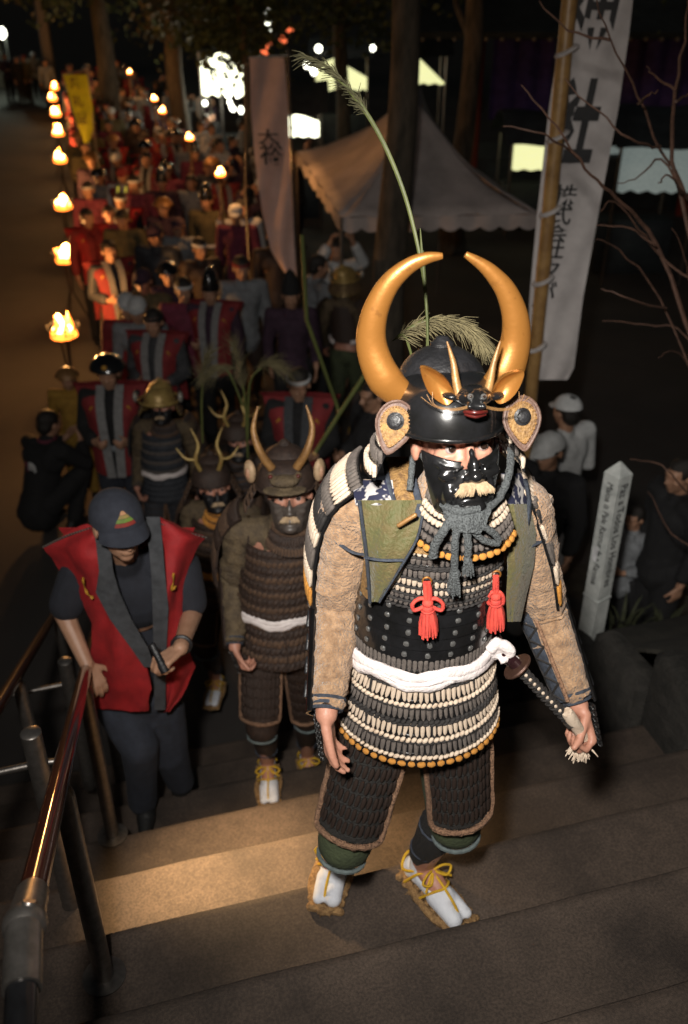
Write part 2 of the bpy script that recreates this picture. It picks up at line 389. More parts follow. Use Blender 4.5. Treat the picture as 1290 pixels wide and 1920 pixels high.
# ------------------------------------------------------------------ banners
M_bamboo = mat('bamboo', (.32, .19, .07), (.20, .11, .04), rough=.4, scale=12, bump=.1)
M_white = mat('banner_cloth', (.50, .47, .46), (.40, .37, .365), rough=.8, scale=5, bump=.1, bscale=400)
M_pink = mat('banner_pink', (.78, .60, .54), (.68, .51, .45), rough=.8, scale=5, bump=.1, bscale=400, transl=.35)
M_yel = mat('banner_yellow', (.62, .62, .03), (.5, .52, .025), rough=.8, scale=6, bump=.1, transl=.35)
def decal(body, parent, F, px, py, dd, wpx, hpx, m=M_ink, tilt=0, bold=.012):
    me = text_mesh(body, 1.0, .0005, bold); xs = [v.co.x for v in me.vertices]; ys = [v.co.y for v in me.vertices]
    a = F(px - wpx / 2, py, dd); b = F(px + wpx / 2, py, dd); t = F(px, py - hpx / 2, dd); u = F(px, py + hpx / 2, dd)
    sx = (b - a).length / (max(xs) - min(xs)); sy = (t - u).length / (max(ys) - min(ys)); cx, cy = (max(xs) + min(xs)) / 2, (max(ys) + min(ys)) / 2
    c = F(px, py, dd)
    for v in me.vertices: v.co = V((c.x + (v.co.x - cx) * sx + tilt * (v.co.y - cy) * sy, c.y + v.co.z, c.z + (v.co.y - cy) * sy))
    return link('lettering', me, m, parent)
def pole_base(px, py, D):
    return atD(px, py, D)
# tall white banner on a bamboo pole
D = 5.6; pb = atD(985, 850, D); pt = atD(1072, 0, D)
FB = Frame(985, 850, 0); FB.o = V((pb.x, pb.y, 0)); FB.D = D
bn = empty('banner', FB.o, -YAW, 'tall white vertical banner with black writing tied to a bamboo pole', 'banner')
a = FB(985, 850); t = FB(1072, -40); n = 12; dirv = (t - a)
base = a - dirv * (a.z / dirv.z)
G().tube([base + (t - base) * k / 24 for k in range(25)], [.043 * (1.06 if k % 3 == 0 else 1) for k in range(25)], 12).obj('pole', M_bamboo, bn)
def bx(y): return 985 + (850 - y) * (1072 - 985) / 850
psheet(FB, [(-50, bx(-50) - 5, .055, 1192, .07), (60, bx(60) - 14, .055, 1180, .07), (200, bx(200) - 22, .055, 1160, .07), (400, bx(400) - 24, .055, 1122, .07), (560, bx(560) - 22, .055, 1093, .07), (690, 990, .055, 1076, .07), (712, 994, .055, 1064, .07)], nx=16, bulge=.0, th=.003, sub=4, wave=.012, wn=2).obj('cloth', M_white, bn)
for k, y in enumerate((95, 255, 395, 525, 650, 775)):
    x = bx(y); c = FB(x, y, 0)
    G().tube([c + V((.048 * math.cos(q * .45), .048 * math.sin(q * .45), .02 * math.cos(q * .45) * 1.2)) for q in range(14)], .012, 6, flat=1.8, loop=True).obj('tie', M_white, bn)
for ch, px, py, wd, hh in (('神', 1105, 20, 105, 150), ('社', 1080, 230, 85, 165), ('株', 1060, 365, 46, 38), ('式', 1050, 402, 44, 38), ('会', 1043, 438, 44, 34), ('社', 1036, 468, 44, 34), ('ク', 1030, 505, 36, 34), ('が', 1021, 552, 40, 48)):
    decal(ch, bn, FB, px, py, .036, wd, hh, tilt=.10, bold=.045 if py > 200 and hh > 100 else (.016 if hh > 100 else .012))
# dusty pink banner
D = 9.6; FC = Frame(556, 520, 0); FC.D = D; q = atD(556, 520, D); FC.o = V((q.x, q.y, 0))
bn = empty('banner', FC.o, -YAW, 'dusty pink banner with brushed black characters on a thin pole', 'banner')
G().tube([FC(560, 790, .02).xyz * 1.0, FC(556, 520, .02), FC(540, 90, .02)], .014, 8).obj('pole', M_steel, bn)
G().tube([FC(466, 108, .02), FC(545, 104, .02)], .010, 8).obj('crossbar', M_steel, bn)
psheet(FC, [(108, 468, 0, 533, 0), (200, 470, -.02, 540, 0), (300, 478, -.04, 544, 0), (400, 492, -.05, 549, 0), (470, 508, -.04, 553, 0), (522, 540, -.01, 556, 0)], nx=12, th=.003, sub=4, wave=.022, wn=1.2).obj('cloth', M_pink, bn)
decal('大', bn, FC, 503, 256, -.075, 40, 28, tilt=-.06); decal('裕', bn, FC, 509, 288, -.085, 44, 42, tilt=-.06)
for y in (160, 240, 330, 420, 500):
    c = FC(541 + (y - 90) * .036, y, .02); G().tube([c + V((.02 * math.cos(q), .02 * math.sin(q), 0)) for q in range(6)], .006, 5, loop=True).obj('tie', M_steel, bn)
# second thin banner pole left of it
D = 10.2; FD = Frame(460, 360, 0); FD.D = D; q = atD(460, 360, D); FD.o = V((q.x, q.y, 0))
fp = empty('banner_pole', FD.o, -YAW, 'thin pale pole standing left of the pink banner', 'pole')
G().tube([V((0, 0, 0)), FD(460, 360), FD(463, 120)], .012, 8).obj('shaft', M_steel, fp); G().ell(FD(463, 120), .02).obj('finial', M_steel, fp)
# small yellow banner
D = 15.5; FE = Frame(176, 260, 0); FE.D = D; q = atD(178, 260, D); FE.o = V((q.x, q.y, 0))
bn = empty('banner', FE.o, -YAW, 'bright yellow-green banner with dark characters above the marching crowd', 'banner')
G().tube([V((.01, 0, 0)), FE(178, 260), FE(164, 128)], .012, 8).obj('pole', M_steel, bn); G().tube([FE(116, 140), FE(165, 131)], .008, 8).obj('crossbar', M_steel, bn)
psheet(FE, [(140, 118, 0, 163, 0), (170, 127, -.03, 168, 0), (200, 134, -.05, 174, 0), (235, 146, -.05, 177, 0), (268, 158, -.02, 166, 0)], nx=10, th=.003, sub=4, wave=.02, wn=1).obj('cloth', M_yel, bn)
M_ink2 = mat('brown_ink', (.16, .12, .02), rough=.8, bump=0)
for ch, px, py in (('祭', 140, 156), ('礼', 146, 190), ('道', 153, 222)): decal(ch, bn, FE, px, py, -.075, 20, 22, M_ink2)
# ------------------------------------------------------------------ tents, stalls, hall and trees
M_tent = mat('tent_canvas', (.5, .43, .41), (.36, .31, .29), rough=.75, scale=2.5, bump=.25, bscale=9)
def canopy(name, cs, peak, m, lab, cat='tent', sag=.16, val=.16, legs=True, ridge=None, group=None):
    """four eave corners (world), one peak; a sagging hip roof with a scalloped valance"""
    c = sum((V(p) for p in cs), V()) / 4; r = empty(name, (c.x, c.y, 0), 0, lab, cat, group); o = V((c.x, c.y, 0)); peak = V(peak) - o; cs = [V(p) - o for p in cs]
    ridge = [peak, peak] if ridge is None else [V(q) - o for q in ridge]
    tops = [ridge[0], ridge[0], ridge[1], ridge[1]]
    for k in range(4):
        A, B = cs[k], cs[(k + 1) % 4]; TA, TB = tops[k], tops[(k + 1) % 4]; grid = []
        for j in range(9):
            t = j / 8; row = []
            for i in range(17):
                u = i / 16; p = lerp(lerp(A, B, u), lerp(TA, TB, u), t); p = p - V((0, 0, sag * math.sin(math.pi * min(1, t * 1.02)) * (1 - .25 * math.sin(math.pi * u)))) + V((0, 0, .03 * noise.noise(p * 2.3) + .02 * math.sin(u * 22 + t * 4) * (1 - t)))
                row.append(p)
            grid.append(row)
        G().sheet(grid, .006).obj('roof_panel', m, r, sharp=0)
        grid = [[lerp(A, B, i / 40) + V((0, 0, -val * q * (.72 + .28 * abs(math.sin(i * math.pi / 4))))) + (B - A).cross(V((0, 0, 1))).normalized() * (.012 * math.sin(i * .9)) for i in range(41)] for q in (0, .5, 1)]
        G().sheet(grid, .004).obj('valance', m, r)
    if legs:
        for p in cs: G().tube([(p.x, p.y, 0), (p.x, p.y, p.z)], .02, 8).obj('leg', M_steel, r)
    return r
NL = atz(640, 408, 2.0); NR = atz(1012, 402, 2.0); FL = atz(556, 285, 2.05); FR = NR + (FL - NL)
canopy('tent', [NL, NR, FR, FL], (0, 0, 0), M_tent, 'large greyish pink canvas tent with a scalloped edge behind the tree trunk', ridge=[atD(775, 185, 11.2), atD(790, 165, 13.0)])
M_lit = mat('self_lit_canvas', (.7, .7, .5), (.5, .5, .3), emit=(1., 1., .5), estr=.9, bump=0)  # cloth emits: lamplight on the canvas is put into the material
M_litw = mat('self_lit_cool', (.7, .75, .7), emit=(.75, .9, .85), estr=.16, bump=0)  # faint emission keeps this cloth visible, standing in for cool stall light
M_tube = mat('tube_lamp', (.9, .9, .8), emit=(1, 1, .82), estr=6, bump=0)
M_red = mat('red_lantern', (.5, .06, .03), emit=(1, .18, .06), estr=1.4, bump=0)
M_dk = mat('stall_dark', (.04, .05, .055), (.02, .025, .03), rough=.8, scale=3)
def stall(px, py, D, wpx, hpx, m, lab, tri=0.):
    """a lit market stall: posts, roof, back cloth that emits in place of stall lamps, and counter"""
    c = atD(px, py, D); k = D / FPX * 1.12; W = wpx * k; Hh = hpx * k; z = c.z
    r = empty('market_stall', (c.x, c.y, 0), -YAW, lab, 'stall')
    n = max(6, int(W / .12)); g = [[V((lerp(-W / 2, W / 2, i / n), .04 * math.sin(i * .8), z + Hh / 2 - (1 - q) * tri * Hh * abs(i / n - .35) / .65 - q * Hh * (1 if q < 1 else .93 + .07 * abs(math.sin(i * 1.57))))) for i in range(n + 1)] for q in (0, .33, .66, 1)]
    G().sheet(g, .004).obj('self_lit_cloth', m, r)
    for s in (-1, 1):
        for y in (-.02, 1.4): G().tube([(s * W / 2, y, 0), (s * W / 2, y, z + Hh / 2)], .025, 8).obj('leg', M_steel, r)
    g = [[V((lerp(-W / 2 - .15, W / 2 + .15, i / 8), lerp(-.3, 1.7, j / 6), z + Hh / 2 + .03 + .45 * math.sin(math.pi * j / 6) + .02 * math.sin(i))) for i in range(9)] for j in range(7)]
    G().sheet(g, .01).obj('roof', M_dk, r)
    G().cbox((0, .9, .42), (W, .5, .84), ch=.02).obj('counter', M_dk, r)
    return r
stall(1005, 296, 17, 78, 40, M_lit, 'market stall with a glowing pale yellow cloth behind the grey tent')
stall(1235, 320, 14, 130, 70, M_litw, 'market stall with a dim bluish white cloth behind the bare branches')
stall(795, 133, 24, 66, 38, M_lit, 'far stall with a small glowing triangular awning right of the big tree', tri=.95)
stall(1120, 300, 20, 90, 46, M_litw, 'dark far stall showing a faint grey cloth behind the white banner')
# far lamps glimpsed through the leaves
def lamp_cluster(px, py, D, n, spx, spy, lab, m=M_tube, power=25, size=.10):
    c = atD(px, py, D); r = empty('festival_lamp', (c.x, c.y, 0), -YAW, lab, 'lamp'); rnd = random.Random(px)
    G().tube([(0, 0, 0), (0, 0, c.z + .3)], .03, 8).obj('pole', M_iron, r)
    k = D / FPX * 1.12
    bar = G()
    for i in range(n):
        x = rnd.uniform(-spx, spx) * k; z = c.z + rnd.uniform(-spy, spy) * k; s = size * rnd.uniform(.6, 1.3)
        G().ell((x, rnd.uniform(-.2, .2), z), (s, s * .8, s * rnd.uniform(.8, 1.6)), u=10, v=7).obj('bulb', m, r)
        bar.tube([(x, 0, z), (x * .5, .05, c.z + .25), (0, 0, c.z + .28)], .008, 5)
    bar.obj('wire', M_iron, r)
    lamp('lamp_light', 'POINT', (0, -.4, c.z), power, (1, .95, .75), r, shadow_soft_size=.2)
M_bright = mat('self_lit_bright', (.8, .8, .6), emit=(1, 1, .72), estr=3.2, bump=0)  # strong emission paints the stall's glare into the cloth itself
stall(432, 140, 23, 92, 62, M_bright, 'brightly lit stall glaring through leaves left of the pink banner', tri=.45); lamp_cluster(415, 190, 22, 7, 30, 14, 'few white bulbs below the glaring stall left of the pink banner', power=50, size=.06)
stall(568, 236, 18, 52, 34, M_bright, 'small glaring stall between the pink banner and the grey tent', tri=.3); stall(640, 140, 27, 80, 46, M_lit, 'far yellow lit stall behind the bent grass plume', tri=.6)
lamp_cluster(500, 45, 26, 9, 5, 26, 'string of white bulbs hanging above the pink banner', power=5, size=.06)
lamp_cluster(640, 120, 25, 6, 55, 22, 'scattered pale bulbs behind the bent leaf above the tent', power=12, size=.09)
lamp_cluster(505, 88, 24, 5, 34, 30, 'group of dim red lanterns above the pink banner', m=M_red, power=2, size=.13)
# roofed hall with purple drapes
M_roof = mat('hall_roof', (.035, .045, .045), (.02, .026, .027), rough=.7, scale=5)
M_purple = mat('purple_cloth', (.07, .04, .17), (.04, .022, .10), rough=.85, scale=6)
M_redp = mat('red_pillar', (.24, .03, .018), (.14, .018, .012), rough=.5)
c = atD(1080, 130, 19); hall = empty('festival_hall', (c.x, c.y, 0), -YAW, 'dark roofed hall hung with purple drapes behind the white banner', 'hall')
L = lambda x, y: (lambda p: V(((p - V((c.x, c.y, 0))).dot(RIGHT), 0, p.z)))(atD(x, y, 19))
z_e = L(1080, 62).z; z_b = L(1080, 225).z; xl = L(895, 100).x; xr = L(1330, 100).x
g = [[V((lerp(xl - 1.2, xr + .6, i / 10), lerp(-.9, 4, j / 8), z_e + .0 + 1.7 * math.sin(math.pi / 2 * j / 8))) for i in range(11)] for j in range(9)]
G().sheet(g, .12).obj('roof', M_roof, hall)
for i in range(22):
    x = lerp(xl - 1.1, xr + .5, i / 21); G().cap((x, -.88, z_e - .06), (x, -.2, z_e + .02), .035, .035, 8).obj('rafter', mat('rafter', (.25, .22, .18), rough=.7), hall)
x = xl + .3
while x < xr:
    g = [[V((lerp(x, x + 1.15, i / 14), .05 * math.sin(i * 1.3) , lerp(z_e - .1, z_b, j / 6))) for i in range(15)] for j in range(7)]
    G().sheet(g, .006).obj('drape', M_purple, hall); x += 1.2
for px in (895, 1120, 1330): G().tube([(L(px, 100).x, -.1, 0), (L(px, 100).x, -.1, z_e)], .13, 14).obj('pillar', M_redp, hall)
G().cbox(((xl + xr) / 2, 1.5, .5), (xr - xl, 2.2, 1.0), ch=.03).obj('platform', M_dk, hall)
# ---- trees
M_bark = mat('bark', (.10, .08, .058), (.035, .03, .022), rough=.95, scale=14, bump=1, bscale=30, stretch=(1, 1, .25))
M_leaf = mat('leaves', (.09, .11, .035), (.04, .05, .018), rough=.6, scale=3, bump=0)
M_leaf2 = mat('leaves_warm', (.12, .095, .04), (.05, .045, .018), rough=.6, scale=3, bump=0)
def tree(x, y, lab, tr=.2, top=7.5, crown=((0, 0, 5.5), 2.6, 2.2), nl=2600, seed=1, m=M_leaf, ls=.09, lean=(0, 0), group=None, b0=5):
    rnd = random.Random(seed); r = empty('tree', (x, y, 0), 0, lab, 'tree', group)
    pts = [V((lean[0] * k + .06 * math.sin(k * 9 + seed), lean[1] * k + .06 * math.cos(k * 7), top * k)) for k in [q / 12 for q in range(13)]]
    g = G().tube([V((0, 0, -.05))] + pts, [tr * 1.7] + [tr * (1.35 if q == 0 else 1.1 - .75 * q / 12) for q in range(13)], 14).wob(.03, 3, seed)
    c, rr, rz = crown; c = V(c); tips = []
    for k in range(14):
        s = pts[rnd.randint(b0, 12)]; d = V((rnd.uniform(-1, 1), rnd.uniform(-1, 1), rnd.uniform(-.35, .5))).normalized(); ln = rr * rnd.uniform(.6, 1.)
        q = [s + d * ln * t + V((0, 0, .25 * math.sin(t * 2.5))) + V((rnd.uniform(-.08, .08), rnd.uniform(-.08, .08), 0)) for t in (0, .25, .5, .75, 1)]
        g.tube(q, [tr * .3, tr * .24, tr * .16, tr * .1, .01], 6); tips += q[2:]
    g.obj('trunk', M_bark, r)
    g = G(); cl = tips + [c + V((rnd.gauss(0, .5) * rr, rnd.gauss(0, .5) * rr, rnd.gauss(0, .5) * rz)) for _ in range(26)]
    for k in range(nl):
        p = V(rnd.choice(cl)) + V((rnd.gauss(0, .30), rnd.gauss(0, .30), rnd.gauss(0, .24))); s = ls * rnd.uniform(.6, 1.5)
        d = V((rnd.gauss(0, 1), rnd.gauss(0, 1), rnd.gauss(-.3, .7))).normalized(); e = d.orthogonal().normalized() * s * .42; d = d * s; n_ = d.cross(e).normalized() * s * .12
        g.add([p, p + d * .45 + e + n_, p + d, p + d * .45 - e + n_], [(0, 1, 2), (0, 2, 3)])
    g.obj('crown', m, r, smooth=False)
    return r
p = atD(742, 470, 8.9); tree(p.x, p.y, 'thick tree trunk standing in front of the grey tent', tr=.17, top=7, crown=((0, 0, 6.6), 1.6, .9), seed=3, nl=2600, lean=(-.05, 0), b0=9)
p = atD(195, 120, 24); tree(p.x, p.y, 'dark trunk among the far marchers behind the yellow banner', tr=.24, top=8, crown=((.6, 0, 4.6), 2.4, 1.2), seed=5, nl=3200, ls=.14)
p = atD(330, 120, 21); tree(p.x, p.y, 'leafy tree between the far torches and the cluster of white bulbs', tr=.2, top=7.5, crown=((.2, 0, 4.0), 2.0, 1.0), seed=8, nl=3600, ls=.12, m=M_leaf2)
p = atD(455, 100, 19); tree(p.x, p.y, 'tree whose leaves half hide the cluster of white bulbs', tr=.10, top=6.5, crown=((-.2, 0, 3.6), 1.0, .9), seed=11, nl=3000, ls=.13, b0=6)
p = atD(640, 60, 20); tree(p.x, p.y, 'dark leafy tree above the grey tent', tr=.16, top=8, crown=((0, 0, 4.2), 1.8, 1.0), seed=13, nl=3800, ls=.12)
p = atD(880, 60, 16); tree(p.x, p.y, 'dark tree hanging over the red pillar of the hall', tr=.18, top=8, crown=((0, 0, 5.4), 2.2, 1.5), seed=17, nl=2600, ls=.11)
p = atD(-20, 40, 44); tree(p.x, p.y, 'far tree lit green from below by the street lamp', tr=.3, top=10, crown=((1.5, 0, 6.3), 3.2, 2.0), seed=19, nl=2200, ls=.3)
p = atD(430, 0, 38); tree(p.x, p.y, 'big dark tree far behind the banners', tr=.35, top=11, crown=((0, 0, 6.0), 5, 2.8), seed=23, nl=3600, ls=.3)
p = atD(900, 0, 36); tree(p.x, p.y, 'big dark tree behind the hall roof', tr=.35, top=11, crown=((0, 0, 7.0), 5, 2.8), seed=29, nl=3000, ls=.3)
# far street lamp on the left
c = atD(4, 62, 41); sl = empty('street_lamp', (c.x, c.y, 0), -YAW, 'far street lamp with a white glowing head beside the lit tree', 'street lamp')
G().tube([(.1, 0, 0), (.1, 0, c.z - .2), (0, 0, c.z)], .05, 8).obj('pole', M_iron, sl); G().ell((0, 0, c.z), (.16, .16, .22)).obj('lamp_head', M_tube, sl)
lamp('lamp_light', 'POINT', (-.1, -.4, c.z), 160, (.85, 1, .8), sl, shadow_soft_size=.2)
# pale tall marker post beyond the fire baskets
c = atD(97, 150, 38); mp = empty('wooden_marker', (c.x, c.y, 0), -YAW, 'tall pale wooden marker post behind the last fire baskets', 'post')
G().cbox((0, 0, 2.2), (.34, .34, 4.4), ch=.02).obj('shaft', mat('pale_wood', (.25, .2, .15), rough=.8), mp); G().cbox((0, 0, 4.45), (.42, .42, .12), ch=.02).obj('cap', M_wood, mp)
# bare branches at the right
M_twig = mat('twig', (.11, .055, .035), (.06, .03, .02), rough=.7, scale=30)
FS = Frame(1290, 940, 0); FS.D = 3.9; q = atD(1330, 1010, 3.9); FS.o = V((q.x, q.y, emb_z(q.y)))
sh = empty('bare_shrub', FS.o, -YAW, 'leafless reddish shrub spreading thin branches in front of the white banner', 'shrub')
BR = [[(1345, 1100), (1335, 800), (1318, 540), (1290, 375), (1235, 277), (1197, 180), (1145, 75), (1112, -20)], [(1318, 540), (1262, 300), (1267, 169), (1287, 52), (1292, -20)], [(1235, 277), (1179, 259), (1122, 210), (1060, 150)], [(1145, 75), (1066, 56), (1010, 4)], [(1330, 720), (1231, 461), (1179, 394), (1130, 349), (1085, 300), (1029, 221), (980, 160)], [(1085, 300), (1020, 252), (946, 235)], [(1290, 375), (1240, 300), (1200, 330), (1160, 345)], [(1335, 800), (1240, 560), (1160, 470), (1120, 446)], [(1250, 580), (1180, 560), (1130, 540)], [(1267, 169), (1225, 140), (1214, 122)], [(1267, 190), (1290, 176), (1310, 170)], [(1197, 195), (1215, 180), (1230, 172)], [(1231, 461), (1180, 428), (1120, 424)], [(1318, 540), (1240, 480), (1200, 430), (1150, 380), (1128, 395)], [(1290, 375), (1255, 330), (1235, 345)], [(1340, 900), (1290, 640), (1210, 610), (1130, 600)], [(1340, 860), (1300, 700), (1262, 660), (1236, 670)], [(1345, 1000), (1270, 900), (1230, 870), (1180, 860)], [(1345, 1050), (1260, 1000), (1215, 920)], [(1330, 700), (1300, 560), (1285, 480), (1262, 430)]]
for k, b in enumerate(BR):
    rnd = random.Random(k); pts = spline([FS(x, y, .25 * math.sin(k * 2.1 + i * .5) if i else 0.0) for i, (x, y) in enumerate(b)], 4); n = len(pts)
    r0 = .011 if k in (0, 1, 4) else .006
    G().tube([p + V((rnd.uniform(-.006, .006), 0, rnd.uniform(-.006, .006))) for p in pts], [lerp(r0, .0022, i / (n - 1)) for i in range(n)], 6).obj('branch', M_twig, sh)
# low weeds on the bank
def weed(x, y, z, lab, seed, n=26, h=.24, m=mat('weed_leaf', (.035, .04, .015), rough=.8, bump=0), name='weed', grp='weeds on the dark bank'):
    rnd = random.Random(seed); g = G(); r = empty(name, (x, y, z), 0, lab, 'plant', grp)
    for k in range(n):
        a = rnd.uniform(0, 6.28); ln = h * rnd.uniform(.5, 1); d = V((math.cos(a), math.sin(a), 0)); b = d * rnd.uniform(0, .12); s = d.cross(V((0, 0, 1))) * .012
        P = [b + d * ln * .5 * t * t + V((0, 0, ln * t * (1 - .3 * t))) for t in (0, .35, .7, 1)]
        for i in range(3):
            wd = (1, .9, .55, .05); g.add([P[i] - s * wd[i], P[i] + s * wd[i], P[i + 1] + s * wd[i + 1], P[i + 1] - s * wd[i + 1]], [(0, 1, 2, 3)])
    g.obj('blades', m, r)
for k in range(12):
    y = random.uniform(2.0, 5.0); x = random.uniform(2.6, 4.2); weed(x, y, emb_z(y) + .0, 'dark grassy weed growing on the bank right of the steps', k)
# ------------------------------------------------------------------ armoured marchers
FH = Frame(820, 1690, tread(2)); P = FH
M_skin = mat('skin', (.46, .225, .155), (.37, .165, .11), rough=.5, scale=18, bump=.12, bscale=180)
M_skin2 = mat('skin_tan', (.42, .24, .155), (.34, .18, .11), rough=.5, scale=18, bump=.1, bscale=180)
M_blk = mat('black_lacquer', (.010, .010, .011), (.006, .006, .006), rough=.22, coat=.6, scale=20, bump=.03, bscale=60)
M_iron2 = mat('helmet_iron', (.016, .016, .018), (.008, .008, .009), rough=.45, scale=30, bump=.25, bscale=120)
M_gold = mat('aged_gold', (.33, .14, .03), (.14, .055, .014), rough=.36, metal=.5, scale=34, bump=.05, bscale=90, detail=12, contrast=(.22, .42))
M_bone = mat('worn_gold', (.30, .16, .055), (.17, .085, .03), rough=.45, metal=.2, scale=30)
M_laceW = mat('lace_white', (.62, .50, .385), (.36, .245, .16), rough=.85, scale=55, bump=.5, bscale=350, contrast=(.2, .5))
M_laceG = mat('lace_grey', (.125, .105, .092), (.075, .062, .055), rough=.9, scale=60, bump=.5, bscale=350)
M_laceK = mat('lace_dark', (.022, .019, .018), rough=.8, scale=60, bump=.4, bscale=300)
M_laceO = mat('lace_orange', (.55, .25, .045), (.38, .15, .02), rough=.8, scale=50, bump=.4, bscale=300)
M_cordG = mat('cord_grey', (.095, .105, .108), (.03, .034, .037), rough=.95, scale=210, bump=1, bscale=260, pat='voronoi', contrast=(.0, .6))
M_sash = mat('sash_white', (.74, .68, .66), (.6, .53, .52), rough=.85, scale=25, bump=.4, bscale=140)
M_fur = mat('brocade_tan', (.40, .245, .135), (.19, .105, .052), rough=.85, scale=48, bump=1., bscale=170, sheen=.3, detail=8)
M_trim = mat('fur_trim', (.30, .17, .10), (.16, .085, .05), rough=.95, scale=120, bump=1, bscale=200)
M_green = mat('green_brocade', (.066, .068, .018), (.10, .07, .022), rough=.7, scale=30, bump=.5, bscale=140, sheen=.2, detail=8)
M_gbro = mat('gold_brocade', (.30, .17, .055), (.14, .075, .03), rough=.65, scale=90, bump=.6, bscale=200)
M_navy = mat('navy_strap', (.045, .055, .075), (.025, .03, .042), rough=.85, scale=80, bump=.4, bscale=250)
M_floral = mat('floral_leather', (.40, .38, .37), (.018, .02, .045), rough=.6, scale=34, bump=.05, detail=2, contrast=(.50, .55))
M_redc = mat('red_silk', (.62, .07, .045), (.48, .045, .035), rough=.75, scale=60, bump=.4, bscale=400)
M_tabi = mat('tabi_cloth', (.72, .74, .79), (.6, .62, .68), rough=.9, scale=14, bump=.4, bscale=300)
M_straw = mat('straw', (.40, .24, .10), (.2, .11, .045), rough=.95, scale=90, bump=1, bscale=200)
M_yelc = mat('yellow_cord', (.62, .38, .02), (.5, .28, .01), rough=.8, scale=60, bump=.2)
M_hakama = mat('green_trousers', (.055, .07, .032), (.03, .04, .02), rough=.85, scale=14, bump=.4, bscale=120)
M_hem = mat('hem_blue', (.13, .16, .16), rough=.9, scale=50)
M_hair = mat('hair', (.02, .016, .013), rough=.55, scale=80, bump=.5)
M_must = mat('moustache_hair', (.46, .34, .21), (.24, .155, .085), rough=.8, scale=60, bump=.3, stretch=(1, 1, .2))
M_eyew = mat('eye_white', (.40, .34, .32), rough=.25, bump=0)
M_iris = mat('iris', (.025, .014, .01), rough=.12, bump=0)
M_stud = mat('stud', (.22, .22, .215), rough=.35, metal=.6, bump=.05)
M_chain = mat('mail', (.07, .07, .07), rough=.35, metal=.8, scale=60, bump=.3)
M_lip = mat('red_lip', (.10, .013, .011), rough=.3, bump=0)
M_shin = mat('shin_dark', (.02, .018, .016), rough=.9, scale=90, bump=1, bscale=200)
M_flap = mat('flap_leather', (.13, .075, .055), (.08, .045, .034), rough=.6, scale=40, bump=.3)
M_thigh = mat('thigh_plate', (.035, .024, .02), (.018, .013, .011), rough=.28, coat=.4, scale=30, bump=.1)
M_brown = mat('armour_brown', (.045, .026, .018), (.022, .013, .01), rough=.6, scale=50, bump=.5, bscale=200)
M_brownL = mat('armour_brown_lace', (.10, .055, .03), (.05, .028, .017), rough=.8, scale=60, bump=.4, bscale=250)
M_slvB = mat('sleeve_brown', (.12, .085, .045), (.06, .042, .025), rough=.8, scale=26, bump=.9, bscale=100)
PROF = [(1.44, -.060, -.055, .075, .070), (1.39, -.068, -.050, .120, .100), (1.33, -.074, -.045, .148, .122), (1.25, -.078, -.045, .148, .130), (1.15, -.086, -.045, .150, .132), (1.05, -.097, -.042, .152, .132), (1.00, -.099, -.042, .152, .132), (.90, -.100, -.046, .157, .142), (.79, -.101, -.050, .165, .155), (.70, -.102, -.052, .17, .16)]
def prof(z):
    for (a, b) in zip(PROF, PROF[1:]):
        if a[0] >= z >= b[0]:
            t = (a[0] - z) / (a[0] - b[0]); return [lerp(x, y, t) for x, y in zip(a, b)][1:]
    return list((PROF[0] if z > 1 else PROF[-1])[1:])
def ep(z, ph, off=0., pr=None):
    cx, cy, a, b = (pr or prof)(z); return V((cx + (a + off) * math.sin(ph), cy - (b + off) * math.cos(ph), z + .020 + max(0, z - 1.0) * .05))
def band(z0, z1, p0, p1, o0, o1, th=.005, n=28, pr=None, nz=2):
    return G().sheet([[ep(lerp(z0, z1, j / nz), lerp(p0, p1, i / n), lerp(o0, o1, j / nz), pr) for i in range(n + 1)] for j in range(nz + 1)], th)
LACE = {}
def lace_mesh(kind):
    if kind in LACE: return LACE[kind]
    g = G()
    if kind == 'fang':     # plump lacing strip, pointed at its lower end
        R = []
        for z, w_, t_ in ((.5, .30, .25), (.42, .46, .48), (.1, .48, .5), (-.3, .40, .45), (-.5, .16, .2)):
            R.append([V((w_ * math.cos(k * math.pi / 4), t_ * math.sin(k * math.pi / 4), z)) for k in range(8)])
        g.rings(R)
    elif kind == 'block': g.cbox((0, 0, 0), (.94, 1, .9), ch=.25)
    elif kind == 'twist': g.ell((0, 0, 0), (.72, .5, .42), Matrix.Rotation(RAD(-28), 3, 'Y'), 8, 6)
    elif kind == 'stud': g.cbox((0, 0, 0), (1, 1, 1), ch=.22)
    LACE[kind] = g.mesh(kind); return LACE[kind]
def mrow(z, tilt, ph, off, sz, pr=None):
    a = ep(z, ph - .01, off, pr); b = ep(z, ph + .01, off, pr); t = (b - a).normalized(); n_ = t.cross(V((0, 0, 1))).normalized()
    up = (V((0, 0, 1)) - n_ * tilt).normalized(); n2 = t.cross(up).normalized()
    return basis(t, -n2, up, ep(z, ph, off, pr)) @ Matrix.Diagonal((*sz, 1))
